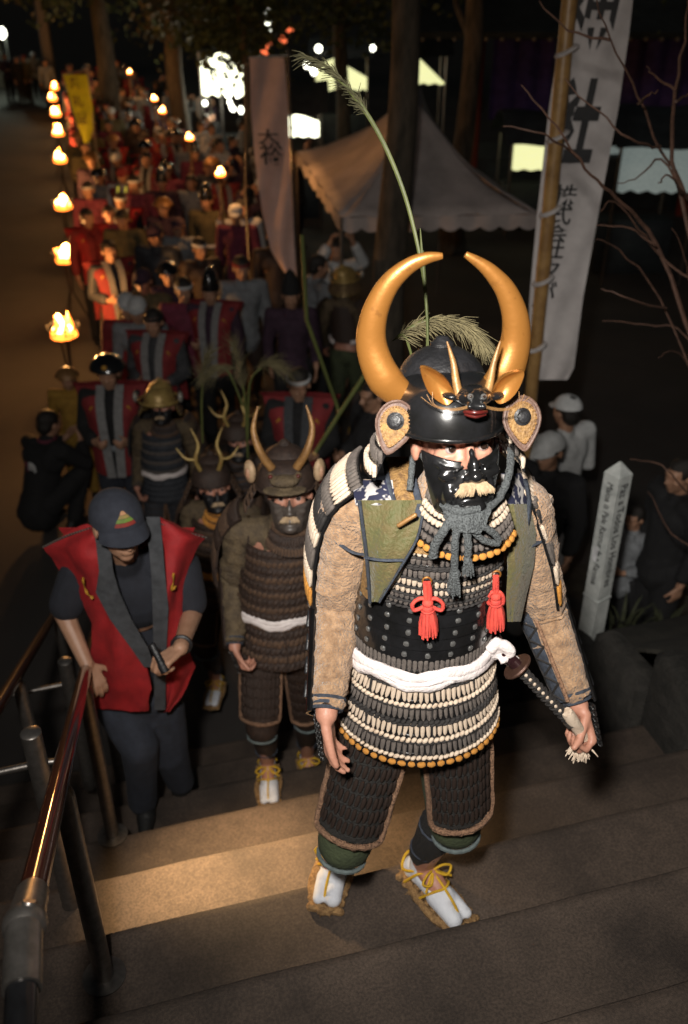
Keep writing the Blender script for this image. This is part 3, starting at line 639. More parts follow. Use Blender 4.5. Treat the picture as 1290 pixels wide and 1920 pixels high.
def row(par, kind, z, h, wd, th, p0, p1, off, m, tilt=.12, single=True, name='lace', pr=None, gap=1.0):
    """a row of lacing pieces round the body: single objects, or one joined strip"""
    cx, cy, a, b = (pr or prof)(z); L = abs(p1 - p0) * (a + b) / 2 * 1.03; n = max(2, int(L / (wd * gap)))
    me = lace_mesh(kind)
    if single:
        for i in range(n):
            ph = lerp(p0, p1, (i + .5) / n); o = link(name, me, m, par); o.matrix_local = mrow(z, tilt, ph, off, (wd * random.uniform(.95, 1.12), th * random.uniform(.8, 1.15), h * random.uniform(.88, 1.06)), pr) @ Matrix.Rotation(random.gauss(0, .06), 4, 'Y')
    else:
        g = G(); vs = [v.co.copy() for v in me.vertices]; fs = [tuple(p.vertices) for p in me.polygons]
        for i in range(n):
            M = mrow(z + random.gauss(0, .0006), tilt, lerp(p0, p1, (i + .5) / n), off, (wd * random.uniform(.9, 1.12), th * random.uniform(.8, 1.1), h * random.uniform(.9, 1.08)), pr) @ Matrix.Rotation(random.gauss(0, .07), 4, 'Y'); g.add([M @ v for v in vs], fs)
        o = g.obj(name, m, par); o['kind'] = 'stuff'
def eyes(par, M, dx, y, z, r=.0115, open_=.5):
    for s in (-1, 1):
        c = V((s * dx, y, z)); e = G().ell(c, r, u=12, v=8).T(M).obj('eyeball', M_eyew, par)
        G().ell(c + V((0, -r * .80, r * .1)), (r * .66, r * .3, r * .66), u=10, v=6).T(M).obj('iris', M_iris, e)
def head_shape(g, M, jaw=True):
    """head centred at the origin facing -y: skull, brow, cheeks, nose, lips, chin, ears"""
    h = G()
    h.ell((0, .012, .03), (.074, .095, .088)); h.ell((0, -.03, -.035), (.058, .062, .075)); h.ell((0, -.055, -.085), (.028, .03, .026))
    h.ell((0, -.072, .028), (.055, .024, .018)); h.ell((-.036, -.056, -.022), (.026, .026, .026)); h.ell((.036, -.056, -.022), (.026, .026, .026))
    h.cap((0, -.088, .015), (0, -.106, -.026), .008, .0125); h.ell((-.012, -.094, -.030), .009); h.ell((.012, -.094, -.030), .009)
    h.ell((0, -.086, -.052), (.024, .012, .007)); h.ell((0, -.084, -.063), (.021, .012, .007))
    for s in (-1, 1):
        h.ell((s * .078, .01, -.005), (.009, .02, .032)); h.ell((s * .032, -.0735, .0125), (.021, .0145, .0075)); h.ell((s * .032, -.0715, -.0115), (.020, .0145, .0065))
    g.add([M @ p for p in h.v], h.f)
def samurai(root, st):
    hero = st.get('hero', False); A = st['arms']; leg = st['legs']
    # ---- body, one continuous skin
    RH = Matrix.Rotation(RAD(st.get('turn', 13)), 4, 'Z') @ Matrix.Rotation(RAD(st.get('nod', -15)), 4, 'X'); HC = P(874, 838, -.17) - RH @ V((0, -.0735, .002)); MH = Matrix.Translation(HC) @ RH
    g = G(); head_shape(g, MH)
    g.cap((-.05, -.055, 1.36), MH @ V((0, .01, -.05)), .055, .050)
    g.ell((-.08, -.045, 1.24), (.12, .09, .12)); g.ell((-.095, -.04, 1.08), (.12, .09, .16)); g.ell((-.10, -.04, .92), (.135, .095, .12))
    for s, a in zip((1, -1), A):
        g.chain([V((-.08 + (-1 if s > 0 else 1) * .08, -.04, 1.34)), a['sh'], a['el'], a['wr']], [.05, .045, .036, .026])
        hand(g, a['wr'], a['hd'], a['pn'], s, a['curl'], thumb=a.get('th', (.6, .6, .2)), k=.98)
    for l in leg: g.chain([l['hip'], l['kn'], l['an'], l['an'] + (l['toe'] - l['an']) * .5], [.085, .058, .036, .032])
    link('body', fuse(g, 'body', .0045 if hero else .007, 4), M_skin, root)
    g = G()
    for a in A: g.cap((-.08, -.03, 1.35), a['sh'] + V((0, 0, .012)), .075, .068, 14)
    g.cap((-.08, -.035, 1.36), (-.06, -.045, 1.43), .085, .066, 14); g.ell((-.085, -.03, 1.22), (.14, .11, .14))
    link('under_robe', fuse(g, 'under_robe', .009, 3), st.get('robe', st['sleeve']), root)
    eyes(root, MH, .032, -.0755, .002)
    brow = G()
    for s in (-1, 1): brow.tube([MH @ V((s * x, y, z)) for x, y, z in ((.014, -.091, .024), (.03, -.089, .029), (.046, -.079, .024))], [.003, .004, .002], 6)
    brow.obj('eyebrows', M_hair, root)
    # ---- trousers, shin guards, socks and sandals
    g = G()
    for l in leg:
        k = l['kn'] + (l['kn'] - l['hip']).normalized() * .05
        g.chain([l['hip'], lerp(l['hip'], l['kn'], .6), k], [.10, .088, .075], 14)
    g.ell((-.10, -.04, .86), (.145, .12, .12))
    link('trousers', fuse(g, 'trousers', .009, 5), st['trousers'], root)
    for l in leg:
        d = (l['kn'] - l['hip']).normalized(); k = l['kn'] + d * .10
        rr = [k + (d.orthogonal().normalized() * math.cos(t) + d.cross(d.orthogonal().normalized()) * math.sin(t)) * .062 for t in [q * .314 for q in range(20)]]
        G().tube(rr, .006, 6, loop=True).obj('hem', M_hem, root)
        dn = (l['an'] - l['kn']).normalized()
        a0, a1 = l['kn'] + dn * .05, l['an'] + V((0, 0, .035))
        g = G().tube([a0, lerp(a0, a1, .3), lerp(a0, a1, .7), a1], [.055, .064, .050, .040], 14); g.wob(.006, 30); g.obj('shin_guard', st['shin'], root)
        for q in (.25, .8):
            c = lerp(a0, a1, q); G().tube([c + V((.062 * math.cos(t * .45), .062 * math.sin(t * .45), 0)) * (1.02 if q < .5 else .80) for t in range(14)], .004, 5, loop=True).obj('shin_cord', M_navy, root)
        # split-toed sock
        an, toe = l['an'], l['toe']; f = (toe - an); f.z = 0; f.normalize(); sd = f.cross(V((0, 0, 1))); gz = l.get('gz', 0.)
        base = V((an.x, an.y, gz)); up = V((0, 0, 1))
        g = G(); g.cap(base + up * .16, base + up * .05, .036, .040); g.ell(base - f * .03 + up * .045, (.037, .037, .040))
        g.cap(base + up * .055, base + f * .10 + up * .042, .040, .036); g.cap(base + f * .08 + up * .038 - sd * .012 * l['s'], base + f * .165 + up * .030 - sd * .020 * l['s'], .034, .026); g.cap(base + f * .10 + up * .036 + sd * .022 * l['s'], base + f * .170 + up * .028 + sd * .024 * l['s'], .022, .018)
        link('sock', fuse(g, 'sock', .006, 2), M_tabi, root)
        # straw sandal with loops and yellow ties
        g = G(); ring = []
        for q in range(28):
            t = q / 28 * 2 * math.pi; wv = .052 + .006 * math.sin(t * 2); ring.append(base + f * (.065 + .135 * math.cos(t)) + sd * (wv * math.sin(t)) + up * .012)
        g.tube(ring, .013, 8, loop=True); g.wob(.007, 60, 2)
        for k in range(9): c = base + f * (-.05 + k * .03); g.cap(c - sd * .045 + up * .010, c + sd * .045 + up * .010, .012, .012, 6)
        g.wob(.003, 80, 1); so = g.obj('sandal', M_straw, root)
        if hero:
            rnd = random.Random(4); g = G()
            for k in range(90):
                t = rnd.uniform(0, 6.28); p = base + f * (.065 + .14 * math.cos(t)) + sd * (.055 * math.sin(t)) + up * rnd.uniform(.002, .02); d = (f * math.cos(t) + sd * math.sin(t) * .8 + up * rnd.uniform(-.3, .5)).normalized(); g.tube([p, p + d * rnd.uniform(.006, .018)], [.0016, .0005], 4)
            g.obj('straw_ends', M_straw, so)['kind'] = 'stuff'
        for pts in ([(-.02, -.050, .02), (.02, -.036, .085), (.045, 0, .098), (.02, .036, .085), (-.02, .050, .02)], [(.05, -.050, .02), (.085, -.03, .068), (.10, .0, .078), (.085, .03, .068), (.05, .050, .02)], [(.045, 0, .098), (.10, 0, .078), (.15, .004, .058), (.175, .004, .025)], [(-.035, -.045, .06), (-.065, 0, .075), (-.035, .045, .06), (.03, .02, .098), (.045, 0, .1)]):
            G().tube([base + f * a + sd * b + up * (c + .004) for a, b, c in spline([V(q) for q in pts], 4)], .0042, 6).obj('sandal_cord', M_yelc, root)
        for s in (-1, 1):
            G().tube([base + f * .045 + up * .105 + f * a + sd * (b * s) + up * c for a, b, c in spline([V(q) for q in ((0, 0, 0), (.01, .03, .012), (.02, .055, .0), (.03, .03, -.012), (.005, .005, .0), (.03, .05, -.03))], 4)], .0038, 6).obj('sandal_bow', M_yelc, root)
    # ---- thigh guards
    for l, px in zip(leg, st.get('thigh', (0, 1))):
        h, k = l['hip'] + V((0, 0, -.02)), l['kn'] + (l['kn'] - l['hip']).normalized() * .04; ax = (k - h).normalized(); fr = V((0, -1, 0)); fr = (fr - ax * fr.dot(ax)).normalized(); sd = ax.cross(fr) * -1
        def tp(t, ph, off): return lerp(h, k, t) + fr * ((.110 - .010 * t + off) * math.cos(ph)) + sd * ((.098 - .008 * t + off) * math.sin(ph))
        p0, p1 = (-1.25, .85) if l['s'] > 0 else (-.75, 1.25)
        tg = G().sheet([[tp(lerp(.05, .84, j / 8), lerp(p0, p1, i / 14), 0) for i in range(15)] for j in range(9)], .006).obj('thigh_guard', st['shin'], root)
        me = lace_mesh('block')
        nr, nc = (7, 13) if hero else (6, 10)
        for r_ in range(nr):
            for c_ in range(nc):
                t = lerp(.06, .79, (r_ + .5) / nr); ph = lerp(p0 + .1, p1 - .1, (c_ + .5) / nc); a = tp(t, ph - .01, .007); b = tp(t, ph + .01, .007); tx = (b - a).normalized(); n_ = tx.cross(ax).normalized()
                o = link('plate', me, M_thigh if hero else st['plate'], tg); o.matrix_local = basis(tx, n_, tx.cross(n_), tp(t, ph, .007 + .003 * (c_ % 2))) @ Matrix.Rotation(RAD(5), 4, 'Y') @ Matrix.Diagonal((.0118 if hero else .022, .008, .037 if hero else .045, 1))
        edge = [tp(t, p0, .006) for t in (.05, .3, .6, .84)] + [tp(.86, lerp(p0, p1, i / 8), .007) for i in range(1, 8)] + [tp(t, p1, .006) for t in (.84, .6, .3, .05)]
        g = G().tube(spline(edge, 4), .011, 8, flat=.7).wob(.003, 90); g.obj('guard_border', st['trim'], tg)
    # ---- skirt of laced plates
    F0, F1 = -2.2, 2.2
    sk = st['skirt']
    for (z0, z1, o0, o1, kind, m, single) in sk:
        bd = band(z0 + .004, z1, F0, F1, o0, o1, .005).obj('skirt_row', st['plate'], root)
        zc = (z0 + z1) / 2; h = abs(z1 - z0)
        if kind == 'fang': row(bd, 'fang', zc, h * 1.12, .0108 if hero else .02, .007, F0, F1, (o0 + o1) / 2 + .004, m, .35, single and hero, 'lace')
        elif kind == 'twist': row(bd, 'twist', zc, h * 1.05, .0105 if hero else .02, .012, F0, F1, (o0 + o1) / 2 + .004, m, .2, False, 'braid')
        elif kind == 'block': row(bd, 'block', zc, h * .9, .0185 if hero else .03, .010, F0, F1, (o0 + o1) / 2 + .004, m, .2, hero, 'edge_lace')
        if hero and kind in ('fang',): row(bd, 'twist', z0 + .001, .008, .012, .009, F0, F1, o0 + .007, M_laceK, .1, False, 'dark_braid')
    # vertical slits between skirt panels
    for ph in (-.75, .12, .72):
        G().tube([ep(z, ph + .02 * math.sin(z * 60), .019 + (.99 - z) * .09) for z in (.985, .94, .9, .86, .82, .80)], .0035, 6).obj('panel_cord', M_laceK if hero else st['plate'], root)
    # ---- cuirass
    for (z0, z1, o0, o1, kind, m, single) in st['chest']:
        wide = 1.75 if z0 < 1.16 else (1.15 if z0 > 1.2 else 1.5)
        bd = band(z0 + .004, z1, -wide, wide, o0, o1, .006).obj('chest_row', st['plate'], root)
        zc = (z0 + z1) / 2; h = abs(z1 - z0)
        if kind == 'fang': row(bd, 'fang', zc, h * 1.08, .0108 if hero else .02, .0065, -wide, wide, (o0 + o1) / 2 + .003, m, 0, single and hero)
        elif kind == 'twist': row(bd, 'twist', zc, h, .012 if hero else .02, .010, -wide, wide, (o0 + o1) / 2 + .003, m, 0, False, 'braid')
        elif kind == 'stud': row(bd, 'stud', zc, .0115, .0115, .006, -wide, wide, (o0 + o1) / 2 + .004, M_stud, 0, hero, 'stud', gap=3.9)
        if hero and kind == 'fang': row(bd, 'twist', z1 - .001, .007, .012, .008, -wide, wide, o1 + .006, M_laceK, 0, False, 'dark_braid')
    bk = band(1.34, 1.0, 1.3, 2 * math.pi - 1.3, -.004, .0, .006, n=30, nz=8).obj('back_plate', st['plate'], root)
    if hero:
        # gilt leather edge and rings for the red tassels
        G().sheet([[ep(z, ph, .010) for ph in (-1.32, -1.2, -1.08)] for z in (1.325, 1.27, 1.2, 1.165)], .006).obj('side_leather', M_gbro, root)
        G().sheet([[ep(z, ph, .008) for ph in [-.95 + .19 * q for q in range(11)]] for z in (1.335, 1.325, 1.315)], .006).obj('chest_bar', M_gbro, root)
    # ---- sash
    pts = [ep(1.008 + .004 * math.sin(q * .9), q * .1257 - 2.6, .020) for q in range(42)]
    g = G().tube([p + V((0, 0, .010)) for p in pts], .0155, 10, flat=.75); g.tube([p + V((0, -.002, -.008 + .007 * math.sin(i * .55))) for i, p in enumerate(pts)], .0165, 10, flat=.7); g.tube([p + V((0, -.006, .004 * math.sin(i * .9) - .001)) for i, p in enumerate(pts)], .010, 8, flat=.8); g.wob(.005, 30, 3); g.wob(.003, 75, 5); g.obj('sash', st['sash'], root)
    if hero:
        kx = P(925, 1218, -.10); g = G()
        g.ell(kx, (.028, .026, .026)); g.tube(spline([kx, kx + V((.02, -.02, .03)), kx + V((.035, -.02, .005)), kx + V((.012, -.02, -.012))], 5), .013, 8); g.tube(spline([kx, kx + V((.03, -.01, -.02)), kx + V((.05, .0, -.035)), kx + V((.058, .0, -.06))], 5), [lerp(.016, .02, i / 15) for i in range(16)], 8, flat=.6)
        g.tube(spline([kx, kx + V((-.01, -.02, .02)), kx + V((.008, -.015, .045))], 5), .012, 8)
        g.wob(.005, 40); link('sash_knot', fuse(g, 'sash_knot', .004, 1), M_sash, root)
    # ---- sleeves
    for s, a in zip((1, -1), A):
        sh, el, wr = a['sh'], a['el'], a['wr']; P_ = [sh + V((.0, 0, .02)), lerp(sh, el, .35), lerp(sh, el, .75), el, lerp(el, wr, .35), lerp(el, wr, .7), lerp(el, wr, .93)]
        pts = spline(P_, 7); rad = prads([.066, .064, .060, .058, .052, .045, .038], 7)
        g = G().tube(pts, [r + .0025 * math.sin(i * 1.9) for i, r in enumerate(rad)], 22); g.wob(.008, 34, s); g.wob(.006, 90, s * 3)
        g.obj('sleeve', st['sleeve'], root)
        # cuff cords
        for q in range(3):
            c = lerp(el, wr, .86 + .045 * q); ax = (wr - el).normalized(); u = ax.orthogonal().normalized(); w_ = ax.cross(u)
            G().tube([c + (u * math.cos(t) + w_ * math.sin(t)) * (.040 - .003 * q) for t in [k * .42 for k in range(15)]], .0042, 6, loop=True).obj('cuff_cord', M_navy, root)
        # mail on the back of the hand
        d = V(a['hd']).normalized(); n_ = V(a['pn']); n_ = (n_ - d * n_.dot(d)).normalized(); lt = d.cross(n_)
        g = G(); b0 = wr - n_ * .026
        rws = 7 if hero else 4
        for r_ in range(rws):
            for c_ in range(9):
                ph = lerp(-1.2, 1.2, c_ / 8); p = wr + d * (.005 + .088 * r_ / (rws - 1)) - n_ * (.023 * math.cos(ph) + .004) + lt * (.042 * math.sin(ph))
                g.tube([p + (d * math.cos(t) + lt * math.sin(t)) * .006 for t in [k * 1.05 for k in range(6)]], .0018, 4, loop=True)
        o = g.obj('hand_mail', M_chain, root)
        ax = (wr - el).normalized(); out = V((-1 if s > 0 else 1, .35, 0)); out = (out - ax * out.dot(ax)).normalized(); w_ = ax.cross(out)
        pl = G().sheet([[lerp(el, wr, t) + out * ((.060 - .016 * t) * math.cos(ph)) + w_ * ((.060 - .016 * t) * math.sin(ph)) for ph in [-.9 + .18 * q for q in range(11)]] for t in (-.25, .05, .3, .55, .8, 1.0)], .006).obj('forearm_plate', st['plate'] if not hero else M_blk, root)
        if hero:
            for q in range(5):
                t = -.1 + .22 * q; G().cbox((0, 0, 0), (.02, .008, .04)).T(basis(w_, out, ax, lerp(el, wr, t) + out * (.064 - .016 * t))).obj('splint', M_iron2, pl)
    if hero:
        # lacing down the inside of the far forearm
        a = A[1]; el, wr = a['el'], a['wr']; up0 = lerp(a['sh'], el, .75); ax = (wr - el).normalized(); inn = V((-1, -.30, 0)); inn = (inn - ax * inn.dot(ax)).normalized(); w_ = ax.cross(inn)
        tt = (-.35, -.1, .15, .4, .65, .9)
        rr = lambda t: .0585 - .016 * max(0, t)
        pos = lambda t, ph, o=0: lerp(el, wr, t) + (inn * math.cos(ph) + w_ * math.sin(ph)) * (rr(t) + o) + (V((-.02, 0, 0)) * (-t) if t < 0 else V())
        G().sheet([[pos(t, ph, .003) for ph in (-.55, -.27, 0, .27, .55)] for t in tt], .004).obj('lacing_strip', M_navy, root)
        for ph in (-.72, .72): G().tube([pos(t, ph, .004) for t in tt], .005, 6).obj('lacing_edge', M_trim, root)
        for q in range(6):
            t = -.3 + q * .2
            for s in (-1, 1): G().tube([pos(t, -.62 * s, .006), pos(t + .1, 0, .009), pos(t + .2, .62 * s, .006)], .003, 5).obj('lacing_cord', M_laceK, root)
    # ---- shoulder guards (sode)
    for s, rows_ in ((-1, st['sode']), (1, st['sode'])):
        if s < 0: top, mid, bot = P(672, 872, .02), P(592, 960, .05), P(578, 1092, .04)
        else: top, mid, bot = P(958, 872, .05), P(1008, 945, .06), P(1042, 1092, .06)
        crv = spline([top, lerp(top, mid, .5) + V((s * .012, 0, .010)), mid, lerp(mid, bot, .5) + V((s * .008, 0, 0)), bot], 7); n = len(crv); nr = len(rows_)
        for k, (kind, m) in enumerate(rows_):
            i0 = int(k * (n - 1) / nr); i1 = int((k + 1) * (n - 1) / nr); a, b = crv[i0], crv[i1]; dn = (b - a)
            out = V((s, 0, 0)); out = (out - dn.normalized() * out.dot(dn.normalized())).normalized()
            wdt = .20 + .05 * k / nr
            def sp(t, u, o=0): return lerp(a, b, t) + V((0, (u - .42) * wdt, 0)) + out * (o - .05 * (u - .45) ** 2 * 4 * .4)
            bd = G().sheet([[sp(t, u) for u in (0, .2, .4, .6, .8, 1)] for t in (-.05, .5, 1.05)], .006).obj('shoulder_row', st['plate'], root)
            me = lace_mesh('fang'); nn = 15; gg = G(); vs = [v.co.copy() for v in me.vertices]; fs = [tuple(p.vertices) for p in me.polygons]
            for q in range(nn):
                u = (q + .5) / nn; ax = -dn.normalized(); tx = V((0, 1, 0)) ; tx = (tx - ax * tx.dot(ax)).normalized()
                Mx = basis(tx, tx.cross(ax) * 1.0, ax, sp(.5, u, .006)) @ Matrix.Diagonal((wdt / nn, .011, dn.length * .9, 1))
                gg.add([Mx @ v for v in vs], fs)
            gg.obj('lace', m, bd)['kind'] = 'stuff'
    # ---- helmet
    hm = st['helmet']
    RR = Matrix.Rotation(RAD(st.get('turn', 13) * .55), 4, 'Z') @ Matrix.Rotation(RAD(-9), 4, 'X'); MR = Matrix.Translation(P(866, 828, -.225) - RR @ V((0, -.132, -.044))) @ RR
    # brow dome: a bowl open underneath
    R = []
    nU = 32
    for j in range(10):
        t = j / 9 * 1.5
        ring = []
        for i in range(nU):
            a = 2 * math.pi * i / nU; cut = -.040 + .012 * math.cos(a) if False else 0
            rz = .066 * math.sin(t) - (.036 if j == 0 else .036 * (1 - j / 9) ** 2); fr = math.cos(t) ** .62
            ring.append(V((.112 * fr * math.sin(a), -.130 * fr * math.cos(a), rz - .008 * math.cos(a) * (1 - j / 9))))
        R.append(ring)
    R.append([V((0, 0, .0665))] * nU)
    inner = [[V((p.x * .93, p.y * .93, p.z - .004)) for p in r] for r in R]
    g = G().rings(R, caps=False); g2 = G().rings(inner, caps=False); g.add(g2.v, [f[::-1] for f in g2.f])
    e = len(R) * nU
    g.f += [(i, (i + 1) % nU, e + (i + 1) % nU, e + i) for i in range(nU)]
    g.T(MR).obj('helmet_bowl', hm['bowl'], root)
    rim = [V((.114 * math.sin(a), -.132 * math.cos(a), -.036 - .008 * math.cos(a))) for a in [2 * math.pi * i / 40 for i in range(40)]]
    G().tube(rim, .0045, 8, loop=True).T(MR).obj('helmet_rim', hm['bowl'], root)
    # ribbed crown behind
    R = []; nU = 48
    for j in range(9):
        t = j / 8 * 1.5; R.append([V((.088 * math.cos(t) * (1 + .035 * abs(math.cos(a * 8))) * math.sin(a), .045 - .094 * math.cos(t) * (1 + .035 * abs(math.cos(a * 8))) * math.cos(a), .022 + .080 * math.sin(t))) for a in [2 * math.pi * i / nU for i in range(nU)]])
    G().rings(R).T(MR).obj('ribbed_crown', hm['crown'], root)
    G().lathe([(.024, .100), (.024, .106), (.016, .112), (.012, .118), (.004, .120)], 18, (0, .045, 0)).T(MR).obj('crown_knob', hm['crown'], root)
    # neck guard rows
    for k in range(4):
        z = -.030 - .026 * k; a0 = .104 + .013 * k
        pr = lambda zz, a0=a0: [0, .012, a0, a0 + .02]
        b_ = G().sheet([[V((ra * math.sin(ph), .012 - (ra + .02) * math.cos(ph), zz)) for ph in [lerp(1.25 + .0 * k, 2 * math.pi - 1.25, i / 30) for i in range(31)]] for zz, ra in ((z, a0), (z - .018, a0 + .010), (z - .034, a0 + .017))], .005)
        b_.T(MR); bo = b_.obj('neck_guard_row', hm['bowl'], root)
        me = lace_mesh('fang'); gg = G(); vs = [v.co.copy() for v in me.vertices]; fs = [tuple(p.vertices) for p in me.polygons]
        for i in range(40):
            ph = lerp(1.28, 2 * math.pi - 1.28, i / 39); ra = a0 + .014; tx = V((math.cos(ph), math.sin(ph), 0)); nn_ = V((math.sin(ph), -math.cos(ph), 0))
            gg.add([(MR @ basis(tx, -nn_, V((0, 0, 1)), V((ra * math.sin(ph), .012 - (ra + .02) * math.cos(ph), z - .017))) @ Matrix.Diagonal((.0165, .011, .03, 1))) @ v for v in vs], fs)
        gg.obj('lace', (M_laceW if k % 2 else M_laceG) if hero else M_brownL, bo)['kind'] = 'stuff'
    # turned-back flaps with gilt plates
    if hm.get('flaps', True):
        for s, px, py in ((-1, 741, 795), (1, 977, 787)):
            c = P(px, py, -.165); yaw_ = s * 12; Mf = Matrix.Translation(c) @ Matrix.Rotation(RAD(yaw_), 4, 'Z') @ Matrix.Rotation(RAD(-22), 4, 'X') @ Matrix.Rotation(RAD(-s * 6 + 4), 4, 'Y')
            def drop(k): return [(k * .036 * math.sin(t) * (1 if math.cos(t) > 0 else (1 - .55 * (-math.cos(t)) ** 1.5)), k * (.044 * math.cos(t) if math.cos(t) > 0 else .058 * math.cos(t))) for t in [2 * math.pi * i / 28 for i in range(28)]]
            fl = G().prism(drop(1.0), .008, Mf).obj('helmet_flap', hm.get('flaprim', M_flap), root, sharp=30)
            G().prism(drop(.80), .010, Mf @ Matrix.Translation((0, -.003, 0))).obj('gilt_plate', M_gbro if hero else M_brownL, fl, sharp=30)
            G().tube([Mf @ V((x, -.006, z)) for x, z in drop(1.0)], .003, 6, loop=True).obj('flap_edge', hm.get('flaprim', M_flap), fl)
            if hero:
                for x, z in drop(.76): G().ell((x, -.009, z), .0022, u=6, v=4).T(Mf).obj('bead', M_bone, fl)
            G().lathe([(.017, 0), (.017, .004), (.012, .006), (.011, .010), (.004, .012)], 18, (0, 0, 0), Matrix.Rotation(RAD(90), 3, 'X')).T(Mf @ Matrix.Translation((0, -.006, .006))).obj('boss', M_iron2, fl)
    st['horns'](root, MR, HC)
    # ---- mask with moustache, throat guard
    if st.get('mask', True):
        g = G()
        def mp(u, t): # u -1..1 round the face, t 0 top .. 1 chin
            ph = u * 1.25; z = .000 - .118 * t - .006 * math.cos(u * 3.0) * (1 - t); rx = .083 - .024 * t ** 1.6; ry = .092 + .012 * math.sin(t * 3.1) - .002 * t
            return V((rx * math.sin(ph), .0 - ry * math.cos(ph) ** .8 * 1.0, z - .018 + .010 * abs(u)))
        grid = [[mp(-1 + 2 * i / 24, j / 12) for i in range(25)] for j in range(13)]
        h = G().sheet(grid, .006)
        h.v = [p for p in h.v]
        for c, r in (((0, -.112, -.030), (.012, .016, .022)), ((0, -.124, -.046), (.0145, .014, .012)), ((-.014, -.116, -.050), (.010, .010, .009)), ((.014, -.116, -.050), (.010, .010, .009)), ((-.040, -.088, -.046), (.024, .013, .014)), ((.040, -.088, -.046), (.024, .013, .014)), ((0, -.100, -.112), (.030, .018, .016)), ((0, -.104, -.082), (.034, .010, .006)), ((-.040, -.080, -.082), (.014, .02, .03)), ((.040, -.080, -.082), (.014, .02, .03)), ((0, -.100, -.012), (.008, .012, .018))): h.ell(c, r)
        for s in (-1, 1):
            h.tube([V((s * x, y, z)) for x, y, z in ((.018, -.108, -.026), (.032, -.104, -.036), (.052, -.090, -.034), (.066, -.070, -.022))], .0035, 6); h.tube([V((s * x, y, z)) for x, y, z in ((.022, -.112, -.066), (.036, -.108, -.075), (.044, -.100, -.095))], .0035, 6)
        h.T(MH); link('face_mask', fuse(h, 'face_mask', .003 if hero else .006, 3), st['maskm'], root)
        rnd = random.Random(9); g = G()
        for k in range(420 if hero else 120):
            s = rnd.choice((-1, 1)); x = rnd.uniform(0, .025); p = V((s * x, -.119 + .35 * x * x * 30 * .3 + rnd.uniform(-.003, .004), -.058 - .10 * x - .006 * rnd.random())); d = V((s * (.25 + x * 22), -.25 + rnd.uniform(-.2, .2), -.75 + rnd.uniform(-.2, .25))).normalized(); ln = rnd.uniform(.012, .023)
            g.tube([p, p + d * ln * .5 + V((0, -.002, 0)), p + d * ln + V((0, 0, -.002))], [.0013, .0012, .0004], 4)
        for s in (-1, 1): g.cap((s * .004, -.116, -.061), (s * .024, -.111, -.065), .007, .005)
        g.T(MH).obj('moustache', M_must, root)
    for k, (z0, z1, kind, m) in enumerate(st['throat']):
        c = V((-.034, -.105, 0))
        def tg(z, ph, o=0):
            t = (1.425 - z) / .115; return V((c.x + (.070 + .044 * t + o) * math.sin(ph), c.y - .015 - (.055 + .050 * t + o) * math.cos(ph), z + .045 + .028 * (1 - math.cos(ph)) * .9))
        bd = G().sheet([[tg(lerp(z0, z1, j / 2), -1.35 + 2.7 * i / 20) for i in range(21)] for j in range(3)], .005).obj('throat_row', st['plate'], root)
        me = lace_mesh('block' if kind == 'block' else 'fang'); nn = 22 if kind != 'block' else 17; gg = G(); vs = [v.co.copy() for v in me.vertices]; fs = [tuple(p.vertices) for p in me.polygons]
        for i in range(nn):
            ph = -1.3 + 2.6 * (i + .5) / nn; a, b = tg((z0 + z1) / 2, ph - .01), tg((z0 + z1) / 2, ph + .01); tx = (b - a).normalized(); up = (tg(z0, ph) - tg(z1, ph)).normalized(); nn_ = up.cross(tx).normalized()
            Mx = basis(tx, nn_, up, tg((z0 + z1) / 2, ph, .005)) @ Matrix.Diagonal((.0125 if kind != 'block' else .0165, .009, (z0 - z1) * .95, 1))
            if hero and m != M_laceG: o = link('lace', me, m, bd); o.matrix_local = Mx
            else: gg.add([Mx @ v for v in vs], fs)
        if gg.v: gg.obj('lace', m, bd)['kind'] = 'stuff'
    return MH, MR, HC
